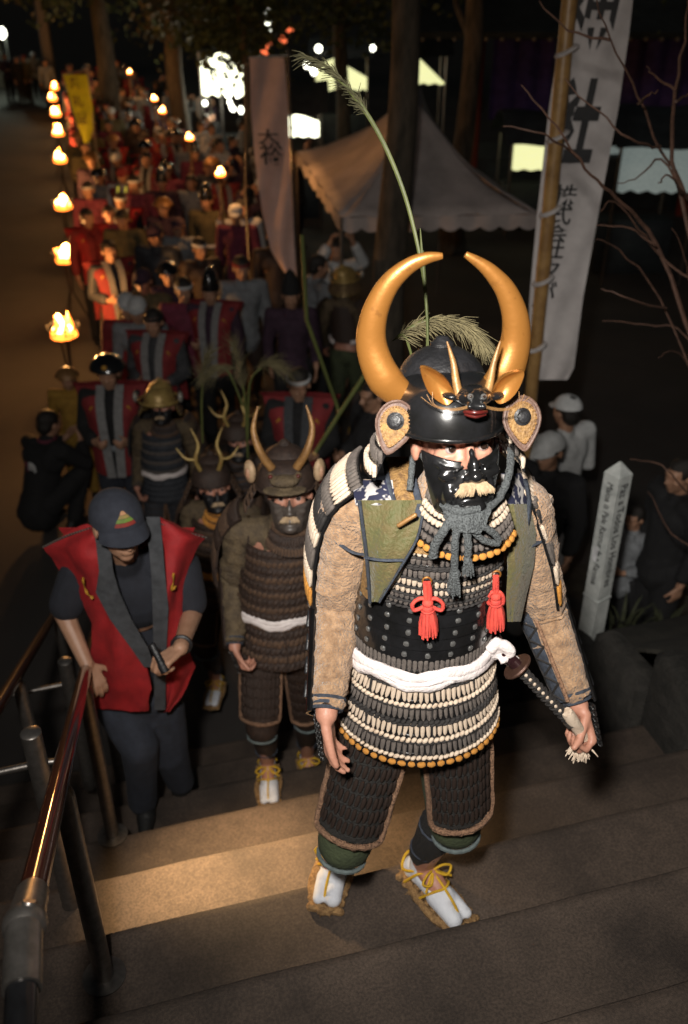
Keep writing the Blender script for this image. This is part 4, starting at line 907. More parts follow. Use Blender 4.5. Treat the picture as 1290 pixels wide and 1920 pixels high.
# ------------------------------------------------------------------ the leading warrior
ARMS = [dict(sh=P(655, 960, .02), el=P(630, 1140, -.02), wr=P(612, 1340, -.22), hd=V((.10, -.12, -1)), pn=V((1, -.1, .1)), curl=(14, 22, 16), th=(.85, .4, .15)),
        dict(sh=P(978, 960, .03), el=P(1022, 1150, .03), wr=P(1084, 1322, -.10), hd=V((.16, -.42, -.75)), pn=V((-.75, -.55, -.1)), curl=(62, 80, 48), th=(.75, .2, .65))]
LEGS = [dict(hip=V((-.185, -.04, .84)), kn=V((-.265, -.12, .475)), an=V((-.300, .15, .10)), toe=V((-.330, -.01, .02)), s=1, gz=0.004),
        dict(hip=V((-.02, -.03, .84)), kn=V((.015, -.06, .475)), an=V((-.045, .06, .10)), toe=V((.045, -.06, .02)), s=-1, gz=0.004)]
def horns_hero(root, MR, HC):
    for s, pts in ((-1, [(768, 752, -.11), (722, 712, -.11), (697, 650, -.10), (702, 590, -.10), (728, 535, -.10), (765, 500, -.10), (800, 484, -.10), (830, 480, -.10)]),
                   (1, [(915, 735, -.11), (948, 700, -.11), (966, 645, -.10), (966, 595, -.10), (950, 548, -.10), (925, 515, -.10), (902, 495, -.10), (873, 477, -.10)])):
        c = spline([P(*q) for q in pts], 6); rd = prads([.025, .035, .030, .025, .020, .015, .011, .0055], 6)
        h = G().tube(c, rd, 20, flat=.72, up=(1, 0, 0)).obj('large_horn', M_gold, root)
    for pts in ([(862, 745, -.205), (855, 715, -.19), (850, 680, -.175), (838, 640, -.165)], [(912, 742, -.205), (919, 715, -.19), (926, 680, -.175), (938, 640, -.165)]):
        c = spline([P(*q) for q in pts], 5); G().tube(c, prads([.009, .0075, .0055, .0012], 5), 10).obj('small_horn', M_bone, root)
    for pts in ([(855, 742), (838, 712), (815, 694), (789, 687), (795, 716), (809, 740), (836, 757)], [(920, 740), (932, 716), (952, 700), (981, 695), (974, 722), (958, 744), (936, 755)]):
        ctr = sum((P(x, y, -.20) for x, y in pts), V()) / len(pts); g = G(); ring = [P(x, y, -.198) for x, y in pts]
        ring2 = spline(ring + [ring[0]], 4)[:-1]
        R = [[lerp(ctr, p, k) + V((0, d, 0)) for p in ring2] for k, d in ((.02, .012), (.5, .008), (.85, -.001), (1.0, -.006), (1.02, .003), (.9, .012), (.4, .022), (.02, .026))]
        g.rings(R).obj('ear', M_gold, root)
    # small beast's face on the brow
    h = G(); c = P(889, 742, -.205)
    h.ell(c, (.034, .03, .020)); h.ell(c + V((0, -.022, -.006)), (.018, .022, .013)); h.ell(c + V((-.03, .012, -.004)), (.03, .018, .008)); h.ell(c + V((.03, .012, -.004)), (.03, .018, .008)); h.ell(c + V((-.012, -.038, -.004)), (.007, .008, .006)); h.ell(c + V((.012, -.038, -.004)), (.007, .008, .006))
    h.ell(c + V((-.011, -.022, .008)), .009); h.ell(c + V((.013, -.022, .008)), .009)
    f = link('beast_face', fuse(h, 'beast_face', .0035, 2), M_blk, root)
    for x in (-.011, .013):
        e = G().ell(c + V((x, -.029, .0105)), .0058).obj('beast_eye', M_stud, f); G().ell(c + V((x, -.0335, .0125)), .0028).obj('pupil', M_iris, f)
    G().tube(spline([c + V(q) for q in ((-.020, -.026, -.020), (-.011, -.036, -.017), (0, -.040, -.016), (.011, -.036, -.017), (.021, -.026, -.020))], 4), .0034, 8, flat=.8).obj('upper_lip', M_lip, f)
    G().tube(spline([c + V(q) for q in ((-.018, -.026, -.025), (0, -.036, -.026), (.019, -.026, -.025))], 5), .0028, 8).obj('lower_lip', M_lip, f)
    for s in (-1, 1):
        for k in range(3): G().tube(spline([c + V((s * x, y, z + .002 * k)) for x, y, z in ((.012, -.04, -.006), (.045, -.042, -.011), (.075, -.03, -.008), (.098 - .01 * k, -.015, .004 + .003 * k))], 5), .0006, 5).obj('whisker', M_bone, f)
SKIRT = [(1.000, .985, .012, .014, 'fang', M_laceG, False), (.984, .952, .014, .018, 'fang', M_laceW, True), (.950, .938, .020, .022, 'twist', M_laceW, True), (.938, .910, .020, .024, 'fang', M_laceG, False), (.908, .897, .024, .025, 'twist', M_laceK, True), (.896, .868, .024, .027, 'fang', M_laceW, True), (.866, .853, .029, .030, 'twist', M_laceW, True), (.852, .822, .028, .031, 'fang', M_laceG, False), (.820, .809, .032, .033, 'twist', M_laceW, True), (.806, .790, .033, .035, 'block', M_laceO, True)]
CHEST = [(1.322, 1.306, .004, .004, 'fang', M_laceW, False), (1.304, 1.286, .004, .004, 'fang', M_laceG, False), (1.284, 1.276, .006, .006, 'twist', M_laceK, False), (1.275, 1.257, .004, .004, 'fang', M_laceG, False), (1.255, 1.238, .005, .005, 'fang', M_laceW, True), (1.235, 1.220, .005, .005, 'fang', M_laceW, True), (1.218, 1.204, .005, .005, 'fang', M_laceG, False), (1.203, 1.190, .005, .006, 'fang', M_laceG, False), (1.188, 1.172, .005, .006, 'stud', M_stud, True), (1.170, 1.142, .004, .009, 'stud', M_stud, True), (1.140, 1.112, .006, .010, 'stud', M_stud, True), (1.110, 1.082, .006, .010, 'stud', M_stud, True), (1.080, 1.056, .006, .010, 'stud', M_stud, True), (1.054, 1.022, .008, .011, 'fang', M_laceG, False)]
THROAT = [(1.425, 1.405, 'fang', M_laceG), (1.404, 1.388, 'fang', M_laceW), (1.386, 1.372, 'fang', M_laceW), (1.370, 1.354, 'fang', M_laceG), (1.352, 1.337, 'fang', M_laceG), (1.335, 1.320, 'block', M_laceO)]
SODE = [('fang', M_laceG), ('fang', M_laceW), ('fang', M_laceG), ('fang', M_laceK), ('fang', M_laceW), ('fang', M_laceG), ('fang', M_laceW), ('fang', M_laceO)]
hero = empty('person', FH.o, -YAW, 'warrior with huge gold crescent horns and black face mask climbing the steps in laced armour', 'person')
ST = dict(hero=True, arms=ARMS, legs=LEGS, trousers=M_hakama, shin=M_shin, plate=M_blk, trim=M_trim, skirt=SKIRT, chest=CHEST, throat=THROAT, sode=SODE, sash=M_sash, sleeve=M_fur, helmet=dict(bowl=M_blk, crown=M_iron2), horns=horns_hero, maskm=M_blk)
MH, MR, HC = samurai(hero, ST)
# brocade flaps, floral shoulder leathers, straps
def strap(pts, r=.006, m=M_navy, name='strap', flat=.5, n=4): return G().tube(spline([P(*q) for q in pts], n), r, 6, flat=flat, up=(0, -1, 0)).obj(name, m, hero)
psheet(P, [(938, 672, -.10, 790, -.13), (985, 676, -.13, 792, -.165), (1030, 682, -.15, 772, -.18), (1080, 690, -.155, 748, -.18), (1128, 694, -.15, 712, -.165)], nx=10, bulge=.02, th=.004, sub=4, wave=.004, wn=2).obj('brocade_flap', M_green, hero)
strap([(674, 940, -.115), (680, 985, -.145), (687, 1040, -.162), (694, 1128, -.165)], .009); strap([(792, 968, -.16), (782, 1010, -.185), (755, 1058, -.195), (712, 1128, -.175)], .006); strap([(684, 1045, -.165), (715, 1050, -.195), (756, 1050, -.195)], .004)
psheet(P, [(945, 944, -.10, 992, -.03), (1000, 950, -.12, 1004, -.04), (1060, 952, -.13, 1000, -.05), (1120, 950, -.13, 985, -.06), (1165, 952, -.12, 975, -.07)], nx=8, bulge=.02, th=.004, sub=4, wave=.003).obj('brocade_flap', M_green, hero)
for rows_ in ([(902, 672, -.02, 736, -.07), (922, 664, -.06, 738, -.10), (948, 668, -.10, 740, -.13)], [(888, 938, -.06, 975, .0), (915, 938, -.08, 986, -.01), (948, 942, -.10, 990, -.03)]):
    psheet(P, rows_, nx=8, bulge=.015, th=.006, sub=4).obj('floral_leather', M_floral, hero)
psheet(P, [(858, 722, .02, 765, .0), (900, 728, -.06, 772, -.07), (945, 740, -.12, 782, -.13), (972, 748, -.145, 775, -.15)], nx=6, bulge=.01, th=.005).obj('shoulder_strap', M_gbro, hero)
for a in ([(722, 860, .02), (728, 900, -.07), (742, 948, -.13), (752, 972, -.155)], [(768, 870, .0), (776, 905, -.08), (786, 950, -.14), (778, 975, -.16)]): strap(a, .007)
strap([(985, 900, -.03), (992, 940, -.04), (988, 985, -.06)], .011)
strap([(622, 1010, -.03), (660, 1035, -.08), (684, 1040, -.10)], .0055); strap([(945, 1022, -.06), (985, 1026, -.07), (1018, 1012, -.02)], .0055)
G().cap(P(748, 985, -.19), P(778, 966, -.19), .005, .005, 8).obj('toggle', M_bone, hero)
# grey braided helmet cord: round the cheeks, knot, loops and tails
def cord(pts, r=.011, n=6):
    r *= .74
    c = spline([P(*q) for q in pts], n); return G().tube(c, [r * (1 + .10 * math.sin(i * 2.2)) for i in range(len(c))], 10).wob(.0012, 150).obj('helmet_cord', M_cordG, hero)
cord([(778, 838, -.06), (800, 862, -.13), (822, 905, -.17), (832, 945, -.20), (850, 965, -.235)], .012); cord([(776, 842, -.05), (772, 880, -.09), (768, 920, -.12)], .009)
cord([(958, 840, -.05), (955, 885, -.12), (938, 930, -.17), (905, 958, -.22), (872, 966, -.24)], .011)
for o in (-1, 0, 1): cord([(836, 958 + 8 * o, -.22), (862, 968 + 9 * o, -.245), (898, 962 + 8 * o, -.235)], .0105)
cord([(850, 968, -.24), (832, 995, -.25), (816, 1022, -.245), (812, 1042, -.24)], .0125); cord([(870, 972, -.245), (902, 985, -.245), (928, 1002, -.23), (934, 1018, -.225), (905, 1012, -.24), (880, 985, -.245)], .0095)
cord([(858, 975, -.25), (853, 1020, -.255), (852, 1070, -.245)], .0105); cord([(872, 978, -.25), (878, 1020, -.255), (876, 1048, -.25)], .0105)
bib = psheet(P, [(950, 836, -.215, 920, -.205), (962, 838, -.232, 918, -.222), (978, 842, -.245, 912, -.238), (998, 850, -.25, 900, -.245)], nx=10, bulge=.014, th=.010, sub=4, wave=.002, wn=4).wob(.003, 60).obj('knotted_bib', M_cordG, hero)
def tassel(top, bot, r, m, nm='cord_tassel', par=hero, n=26):
    rnd = random.Random(int(r * 1e4)); g = G(); ax = bot - top; u = ax.orthogonal().normalized(); w_ = ax.cross(u).normalized()
    g.ell(top, (r * .62, r * .62, r * .55)); g.tube([top + (u * math.cos(t) + w_ * math.sin(t)) * r * .6 + ax * .08 for t in [k * .6 for k in range(11)]], r * .12, 5, loop=True)
    for k in range(n):
        a = rnd.uniform(0, 6.28); q = math.sqrt(rnd.random()); d = (u * math.cos(a) + w_ * math.sin(a)); g.tube([top + d * r * .4 * q, lerp(top, bot, .5) + d * r * .85 * q, lerp(top, bot, rnd.uniform(.92, 1.03)) + d * r * q], [r * .20, r * .2, r * .10], 5)
    return g.obj(nm, m, par)
tassel(P(853, 1074, -.245), P(853, 1112, -.235), .017, M_cordG); tassel(P(877, 1050, -.255), P(878, 1078, -.25), .013, M_cordG)
# red tassels
def red_tassel(x, y, d, k, sl):
    q = lambda dx, dy: P(x + dx * k, y + dy, d - .012)
    G().tube([P(x, y - 12, d) + V((.009 * math.cos(t), -.006, .009 * math.sin(t))) for t in [i * .52 for i in range(12)]], .0022, 6, loop=True).obj('brass_ring', M_gold, hero)
    for s in (-1, 1): G().tube(spline([q(s * 3, -6), q(s * 4 + sl, 12), q(s * 3 + sl, 26)], 5), .0055, 8).obj('red_cord', M_redc, hero)
    for s in (-1, 1): G().tube(spline([q(sl, 28), q(s * 14 + sl, 24), q(s * 28 + sl, 34), q(s * 26 + sl, 46), q(s * 12 + sl, 42), q(sl, 34)], 5), .0045, 8).obj('red_loop', M_redc, hero)
    c = q(sl, 33); G().ell(c, (.012, .011, .011)).obj('red_knot', M_redc, hero)
    tassel(q(sl, 42), q(sl * 1.5, 92), .021, M_redc, 'red_tassel', n=40)
red_tassel(800, 1098, -.205, 1.0, 2); red_tassel(930, 1086, -.13, .5, -1)
# ---- sword, baton, grass
FK = Frame(945, 1235, 0); FK.o = hero.location.copy(); FK.D = FH.D
kat = empty('sword', FH.o + RIGHT * P(960, 1258, -.12).x + HEAD * P(960, 1258, -.12).y + V((0, 0, P(960, 1258, -.12).z)), -YAW, 'sheathed sword with a black wrapped hilt tucked into the white sash', 'sword')
b0 = P(960, 1258, -.12); a = P(972, 1252, -.125) - b0; e = P(1068, 1352, -.16) - b0; ax = (e - a).normalized(); M_saya = mat('scabbard', (.03, .012, .014), rough=.2, coat=.5, bump=.02)
G().tube([a + (e - a) * t for t in (0, .1, .5, .9, 1)], [.0135, .0145, .013, .0145, .015], 14, flat=.75).obj('hilt', M_laceK, kat)
for i in range(11):
    for s in (-1, 1):
        p = lerp(a, e, .07 + i * .082); u = V((0, -1, .6)); u = (u - ax * u.dot(ax)).normalized(); w_ = ax.cross(u)
        G().tube([p + u * (.0145 * math.cos(t)) + w_ * (.013 * math.sin(t)) + ax * (.012 * (t / 2.6) * s) for t in (-1.4, -.7, 0, .7, 1.4)], .0028, 5).obj('wrap_cord', M_laceK, kat)
    G().ell(lerp(a, e, .11 + i * .082) + u * .0135, (.004, .003, .005)).obj('ray_skin', M_laceW, kat)
G().lathe([(.002, -.004), (.036, -.004), (.038, 0), (.036, .004), (.002, .004)], 28, (0, 0, 0), Matrix(basis(ax.orthogonal().normalized(), ax.cross(ax.orthogonal().normalized()), ax, V())).to_3x3()).T(Matrix.Translation(a - ax * .004)).obj('guard', mat('guard_copper', (.10, .05, .035), rough=.5, metal=.5), kat)
G().tube([a + ax * .0, a + ax * .016], .0165, 14, flat=.8).obj('collar', M_steel, kat); G().tube([e - ax * .004, e + ax * .012], .0165, 14, flat=.8).obj('pommel', M_steel, kat)
sc_ = spline([a - ax * .004, a - ax * .07 + V((0, .02, 0)), a - ax * .12 + V((-.01, .22, -.03)), a - ax * .15 + V((-.03, .55, -.12))], 6)
G().tube(sc_, .0155, 14, flat=.7).obj('scabbard', M_saya, kat)
bt0 = P(1092, 1372, -.175); bat = empty('signal_baton', FH.o + RIGHT * bt0.x + HEAD * bt0.y + V((0, 0, bt0.z)), -YAW, 'short white baton with a frayed end gripped in the warrior\'s fist', 'baton')
a_, e_ = P(1066, 1346, -.19) - bt0, P(1104, 1404, -.17) - bt0; ax2 = (e_ - a_).normalized()
G().tube([lerp(a_, e_, t) + V((0, .022, 0)) for t in (.02, .08, .4, .7, .86)], [.012, .0145, .015, .014, .013], 16).wob(.001, 80).obj('handle', M_laceW, bat); G().tube([lerp(a_, e_, .85) + V((0, .022, 0)), lerp(a_, e_, .93) + V((0, .022, 0))], [.009, .0075], 14).obj('end_cap', M_stud, bat)
g = G(); rnd = random.Random(3)
for k in range(70): 
    d = (-ax2 * .3 + V((rnd.uniform(-.5, .6), rnd.uniform(-.6, .1), -rnd.uniform(.3, 1)))).normalized(); p0 = P(1088, 1402, -.15) - bt0 + V((rnd.gauss(0, .010), rnd.gauss(0, .008), rnd.gauss(0, .006))); g.tube([p0, p0 + d * .012, p0 + d * rnd.uniform(.018, .03) + V((0, 0, -.004))], [.003, .0026, .001], 5)
g.ell(P(1088, 1398, -.15) - bt0, (.022, .018, .012)); g.obj('frayed_end', M_laceW, bat)
# long grass tucked behind the helmet
M_blade = mat('grass_blade', (.085, .095, .025), (.05, .06, .016), rough=.55, scale=14, bump=.15, bscale=60, stretch=(1, 1, .15))
M_plume = mat('plume', (.15, .125, .06), (.09, .075, .035), rough=.9, scale=40)
def blade(parent, pts, wds, m=M_blade, name='leaf', nrm=(0, -1, .3)):
    c = spline(pts, 6); w = prads(wds, 6); g = []; N = V(nrm).normalized()
    for i, p in enumerate(c):
        t = (c[min(i + 1, len(c) - 1)] - c[max(i - 1, 0)]).normalized(); s = t.cross(N).normalized() * w[i]; f = N * (w[i] * .35)
        g.append([p - s + f, p - s * .5 + f * .3, p, p + s * .5 + f * .3, p + s + f])
    return G().sheet(g, .0012).obj(name, m, parent)
def plume(parent, pts, spread, n=260, seed=1, m=M_plume):
    c = spline(pts, 8); rnd = random.Random(seed); g = G()
    for k in range(n):
        i = rnd.randint(0, len(c) - 3); t = (c[i + 2] - c[i]).normalized(); d = (t * 1.5 + V((rnd.gauss(0, .45), rnd.gauss(0, .45), rnd.gauss(-.25, .35)))).normalized(); ln = spread * rnd.uniform(.5, 1)
        g.tube([c[i], c[i] + d * ln * .5, c[i] + d * ln + V((0, 0, -.18 * ln))], [.0010, .0009, .0004], 4)
    g.tube(c, .002, 5); return g.obj('plume', m, parent)
gr = empty('pampas_grass', FH.o + RIGHT * (-.06) + HEAD * .08 + V((0, 0, 1.3)), -YAW, 'long green pampas leaf and plume rising behind the horned helmet', 'grass'); go = V((-.06, .08, 1.3))
PG = lambda x, y, d: P(x, y, d) - go
G().tube(spline([V((0, 0, 0)), PG(803, 720, .10), PG(801, 600, .12), PG(792, 470, .14)], 6), .0035, 6).obj('stem', M_blade, gr)
blade(gr, [PG(803, 660, .10), PG(798, 560, .12), PG(787, 480, .14), PG(760, 370, .18), PG(720, 270, .22), PG(675, 195, .26), PG(625, 140, .3), PG(575, 120, .34)], [.0015, .0026, .0034, .0040, .0044, .0042, .003, .0006])
blade(gr, [PG(798, 560, .12), PG(792, 490, .13), PG(788, 428, .14)], [.003, .003, .0008])
plume(gr, [PG(690, 215, .25), PG(655, 165, .28), PG(615, 125, .3), PG(570, 105, .33)], .05, 200, 5, mat('dim_plume', (.075, .07, .03), (.05, .045, .02), rough=.9))
plume(gr, [PG(742, 634, .16), PG(785, 610, .15), PG(830, 600, .14), PG(875, 612, .13), PG(905, 640, .13)], .062, 1100, 2); blade(gr, [PG(735, 640, .16), PG(780, 608, .15), PG(820, 596, .15)], [.001, .003, .004])
G().tube(spline([V((0, 0, 0)), PG(770, 660, .14), PG(742, 634, .16)], 5), .003, 6).obj('stem', M_blade, gr)
# ------------------------------------------------------------------ other armoured marchers
def horns_up(m, pts, ears=True, rad=(.017, .015, .011, .003)):
    def f(root, MR, HC):
        for s in (-1, 1):
            c = spline([MR @ V((s * x, y, z)) for x, y, z in pts], 6); G().tube(c, prads(list(rad) if len(rad) == len(pts) else [rad[0]] * (len(pts) - 1) + [.002], 6), 10).obj('horn', m, root)
            if ears:
                c = MR @ V((s * .128, -.03, .02)); G().ell(c, (.020, .034, .046), Matrix.Rotation(RAD(-s * 25), 3, 'Z')).obj('round_ear', mat('pale_ear', (.5, .34, .2), rough=.6), root); G().ell(c + V((s * .006, -.012, 0)), (.012, .018, .026)).obj('ear_hollow', M_skin2, root)
        h = G(); h.ell(MR @ V((0, -.13, .015)), (.055, .035, .022)); h.ell(MR @ V((0, -.125, -.022)), (.085, .045, .010)); h.ell(MR @ V((-.05, -.115, .03)), .014); h.ell(MR @ V((.05, -.115, .03)), .014)
        link('helmet_crest', fuse(h, 'helmet_crest', .006, 2), M_slvB, root)
        for s in (-1, 1): G().ell(MR @ V((s * .05, -.128, .032)), .008).obj('crest_eye', M_lip, root)
    return f
def antlers(root, MR, HC):
    for s in (-1, 1):
        G().tube(spline([MR @ V((s * x, y, z)) for x, y, z in ((.05, -.09, .05), (.07, -.11, .12), (.05, -.10, .20), (.085, -.09, .29))], 6), prads([.013, .012, .010, .002], 6), 10).obj('antler', M_ant, root)
        G().tube(spline([MR @ V((s * x, y, z)) for x, y, z in ((.07, -.11, .12), (.12, -.12, .13), (.17, -.11, .19))], 6), prads([.010, .009, .002], 6), 8).obj('antler_tine', M_ant, root)
M_ant = mat('antler_gilt', (.42, .30, .10), (.28, .18, .06), rough=.4, metal=.3)
def plainbrim(root, MR, HC):
    G().tube([MR @ V((.150 * math.sin(a), -.165 * math.cos(a), -.03 - .012 * math.cos(a))) for a in [k * .209 for k in range(30)]], .012, 8, flat=.5, loop=True).obj('gilt_brim', M_ant, root)
    for s in (-1, 1):
        G().ell(MR @ V((s * .165, -.05, .0)), (.02, .035, .04)).obj('side_disc', mat('pale_metal', (.45, .43, .38), rough=.4, metal=.4), root)
def stripe(zs, mats, k='fang'): return [(z0, z1, .006 + .012 * i / len(zs), .010 + .012 * i / len(zs), k, mats[i % len(mats)], False) for i, (z0, z1) in enumerate(zs)]
def zr(a, b, n): return [(lerp(a, b, i / n), lerp(a, b, (i + .92) / n)) for i in range(n)]
def style(**k):
    d = dict(hero=False, arms=ARMS2, legs=LEGS2, trousers=M_brown, shin=M_brown, plate=M_brown, trim=M_trim, skirt=stripe(zr(1.0, .79, 6), [M_brownL, M_brown], 'twist'), chest=stripe(zr(1.32, 1.02, 9), [M_brown, M_brownL], 'twist'), throat=[(1.42, 1.39, 'fang', M_brownL), (1.388, 1.355, 'fang', M_brown), (1.353, 1.32, 'fang', M_brownL)], sode=[('fang', M_brown), ('fang', M_brownL), ('fang', M_brown), ('fang', M_brownL), ('fang', M_brown)], sash=M_sash, sleeve=M_slvB, helmet=dict(bowl=M_brown, crown=M_brown, flaps=False), horns=plainbrim, maskm=M_iron2)
    d.update(k); return d
ARMS2 = [dict(sh=V((-.245, -.0, 1.34)), el=V((-.285, .0, 1.10)), wr=V((-.285, -.20, .93)), hd=V((.35, -.35, -.9)), pn=V((.9, .1, .1)), curl=(50, 60, 40)),
         dict(sh=V((.10, -.0, 1.34)), el=V((.15, .02, 1.10)), wr=V((.17, -.14, .88)), hd=V((0, -.2, -1)), pn=V((-1, 0, 0)), curl=(30, 35, 25))]
LEGS2 = [dict(hip=V((-.175, -.04, .84)), kn=V((-.195, -.13, .49)), an=V((-.19, -.02, .10)), toe=V((-.185, -.17, .02)), s=1, gz=.004),
         dict(hip=V((-.03, -.03, .84)), kn=V((-.01, -.02, .47)), an=V((.0, .12, .10)), toe=V((.02, -.03, .02)), s=-1, gz=.004)]
def place_sam(px, py, z, rz, s, lab, st, anchor=LEGS2[0]['toe'], grp=None):
    p = atz(px, py, z); r = empty('person', p, -YAW + RAD(rz), lab, 'person', grp); r.scale = (s, s, s)
    off = r.rotation_euler.to_matrix() @ (V((anchor.x, anchor.y, 0)) * s); r.location = p - off
    samurai(r, st); return r
# second warrior, one foot on the step below the leader
LEGW = [dict(LEGS2[0]), dict(LEGS2[1])]; LEGW[1]['gz'] = -.288; LEGW[1]['an'] = V((.0, .30, -.19)); LEGW[1]['toe'] = V((.02, .15, -.27)); LEGW[1]['kn'] = V((.0, .10, .30)); LEGW[1]['hip'] = V((-.03, -.02, .84))
w2 = place_sam(505, 1503, tread(5), 4, 1.0, 'warrior in brown armour with slim upright horns climbing behind the leader', style(legs=LEGW, turn=-2, maskm=mat('mask_grey', (.085, .07, .06), (.05, .04, .035), rough=.4, bump=.1), horns=horns_up(M_bone, [(.045, -.09, .05), (.085, -.10, .12), (.105, -.09, .20), (.085, -.08, .28)])))
w3 = place_sam(398, 1322, tread(7), -6, .95, 'warrior with gilt antlers half hidden behind the brown armoured warrior', style(horns=antlers, turn=20, sash=M_laceO, throat=[(1.42, 1.39, 'fang', M_laceO), (1.388, 1.355, 'fang', M_laceO), (1.353, 1.32, 'fang', M_laceO)]))
M_bluep = mat('armour_blue', (.035, .04, .05), (.02, .022, .028), rough=.6, scale=40, bump=.4)
p = atz(312, 765, 1.56)
def sam_at(px, py, rz, s, lab, st, hz=1.52, **k):
    p = atz(px, py, hz * s); r = empty('person', (p.x, p.y, 0), -YAW + RAD(rz), lab, 'person'); r.scale = (s, s, s)
    r.location = V((p.x, p.y, 0)) - r.rotation_euler.to_matrix() @ (V((-.03, -.08, 0)) * s); samurai(r, st); return r
sam_at(452, 838, 6, .97, 'marcher in dark armour with gilt antlers behind the brown horned warrior', style(plate=M_bluep, horns=antlers, turn=-10, sleeve=M_brown))
sam_at(310, 772, 0, .96, 'short marcher in dark armour with a gilt helmet brim and white sash', style(plate=M_bluep, chest=stripe(zr(1.32, 1.02, 8), [M_bluep, M_laceG], 'twist'), skirt=stripe(zr(1.0, .79, 5), [M_bluep, M_bluep], 'twist'), sleeve=M_slvB, horns=plainbrim, helmet=dict(bowl=M_ant, crown=M_ant, flaps=False), turn=0))
sam_at(640, 540, 160, 1.0, 'marcher in green and brown armour with a white sash standing before the tree trunk', style(plate=M_brown, trousers=M_hakama, horns=plainbrim, helmet=dict(bowl=M_ant, crown=M_ant, flaps=False), turn=0, skirt=stripe(zr(1.0, .79, 5), [M_hakama, M_brown], 'twist')))
# ------------------------------------------------------------------ people in street and festival clothes
M_red_v = mat('red_vest', (.34, .011, .013), (.22, .007, .009), rough=.75, scale=12, bump=.25, bscale=250)
M_redd = mat('red_dull', (.22, .02, .022), (.14, .012, .014), rough=.8, scale=12, bump=.2)
M_lapel = mat('lapel_grey', (.055, .058, .064), (.03, .032, .036), rough=.85, scale=25, bump=.3, bscale=250)
M_lapel2 = mat('lapel_pale', (.22, .22, .22), (.15, .15, .15), rough=.85, scale=25, bump=.3)
M_navyt = mat('navy_tee', (.016, .018, .026), (.011, .012, .018), rough=.9, scale=20, bump=.3, bscale=250)
M_denim = mat('dark_jeans', (.028, .033, .048), (.018, .021, .03), rough=.9, scale=20, bump=.4, bscale=250)
M_cap = mat('navy_cap', (.030, .034, .048), (.02, .023, .034), rough=.9, scale=30, bump=.3, bscale=300)
M_blackt = mat('black_cloth', (.012, .012, .013), (.008, .008, .009), rough=.9, scale=20, bump=.2)
M_whitet = mat('white_cloth', (.55, .56, .56), (.42, .43, .43), rough=.9, scale=15, bump=.3)
M_greyt = mat('grey_cloth', (.22, .235, .25), (.15, .16, .17), rough=.9, scale=15, bump=.3)
M_olive = mat('olive_cloth', (.10, .085, .04), (.065, .055, .028), rough=.9, scale=15, bump=.3)
M_yelk = mat('mustard_cloth', (.34, .20, .03), (.24, .13, .02), rough=.9, scale=15, bump=.3)
M_purp = mat('plum_cloth', (.05, .025, .045), (.03, .015, .028), rough=.9, scale=15, bump=.3)
M_beige = mat('beige_cloth', (.30, .25, .17), (.22, .18, .12), rough=.9, scale=15, bump=.3)
M_mag = mat('magenta_cloth', (.17, .03, .06), (.10, .02, .035), rough=.9, scale=15, bump=.3)
M_shoe = mat('shoe_black', (.012, .012, .012), rough=.6)
M_emb = mat('gold_emblem', (.55, .28, .03), rough=.6, bump=0)
# ---- the steward in the red vest, hand on the rail
F2 = Frame(272, 1532, tread(5)); Q = F2
man = empty('person', F2.o, -YAW, 'man in a navy cap and pointed red vest, one hand on the handrail', 'person')
hc = Q(222, 985, -.16); MHm = Matrix.Translation(hc) @ Matrix.Rotation(RAD(30), 4, 'Z') @ Matrix.Rotation(RAD(6), 4, 'X')
shL, elL, wrL = Q(145, 1070, .0), Q(120, 1150, -.05), Q(163, 1246, -.17); shR, elR, wrR = Q(345, 1065, .02), Q(360, 1150, -.06), Q(338, 1216, -.33)
g = G(); head_shape(g, MHm); g.cap(Q(238, 1050, -.02), MHm @ V((0, .02, -.05)), .055, .05)
g.ell(Q(242, 1120, .02), (.15, .10, .16)); g.ell(Q(250, 1240, .04), (.14, .10, .16))
g.chain([Q(190, 1065, .02), shL, elL, wrL], [.055, .052, .040, .027]); g.chain([Q(290, 1060, .02), shR, elR, wrR], [.055, .052, .040, .028])
hand(g, wrL, Q(184, 1290, -.20) - wrL, V((-.1, .2, -1)), -1 if False else 1, (22, 28, 18), .25, (.5, .75, .1), 1.05)
hand(g, wrR, Q(306, 1238, -.39) - wrR, V((-.1, -.3, -.9)), -1, (55, 70, 40), 0, (.8, .35, .4), 1.05)
hipL, hipR = Q(222, 1315, .02), Q(300, 1315, .05); knL, knR = Q(262, 1400, -.10), Q(318, 1410, .06); anL, anR = Q(268, 1500, .02), Q(338, 1462, .16)
g.chain([hipL, knL, anL], [.085, .06, .042]); g.chain([hipR, knR, anR], [.085, .06, .042])
link('body', fuse(g, 'body', .005, 4), M_skin2, man)
eyes(man, MHm, .031, -.0735, .002)
g = G(); g.ell(Q(242, 1110, .0), (.165, .115, .16)); g.ell(Q(250, 1230, .03), (.155, .115, .20)); g.chain([Q(190, 1060, .01), shL + V((.01, 0, 0)), lerp(shL, elL, .78)], [.08, .075, .068], 14); g.chain([Q(295, 1058, .02), shR - V((.01, 0, 0)), lerp(shR, elR, .75)], [.08, .075, .066], 14); g.cap(Q(238, 1062, -.01), Q(236, 1040, -.04), .07, .062)
link('t_shirt', fuse(g, 't_shirt', .008, 4), M_navyt, man)
g = G(); g.ell(Q(255, 1300, .04), (.165, .125, .13)); g.chain([hipL, lerp(hipL, knL, .6), knL, lerp(knL, anL, .6), anL], [.10, .092, .080, .070, .068], 14); g.chain([hipR, lerp(hipR, knR, .6), knR, lerp(knR, anR, .6), anR], [.10, .092, .080, .070, .066], 14); g.wob(.006, 14)
link('trousers', fuse(g, 'trousers', .009, 3), M_denim, man)
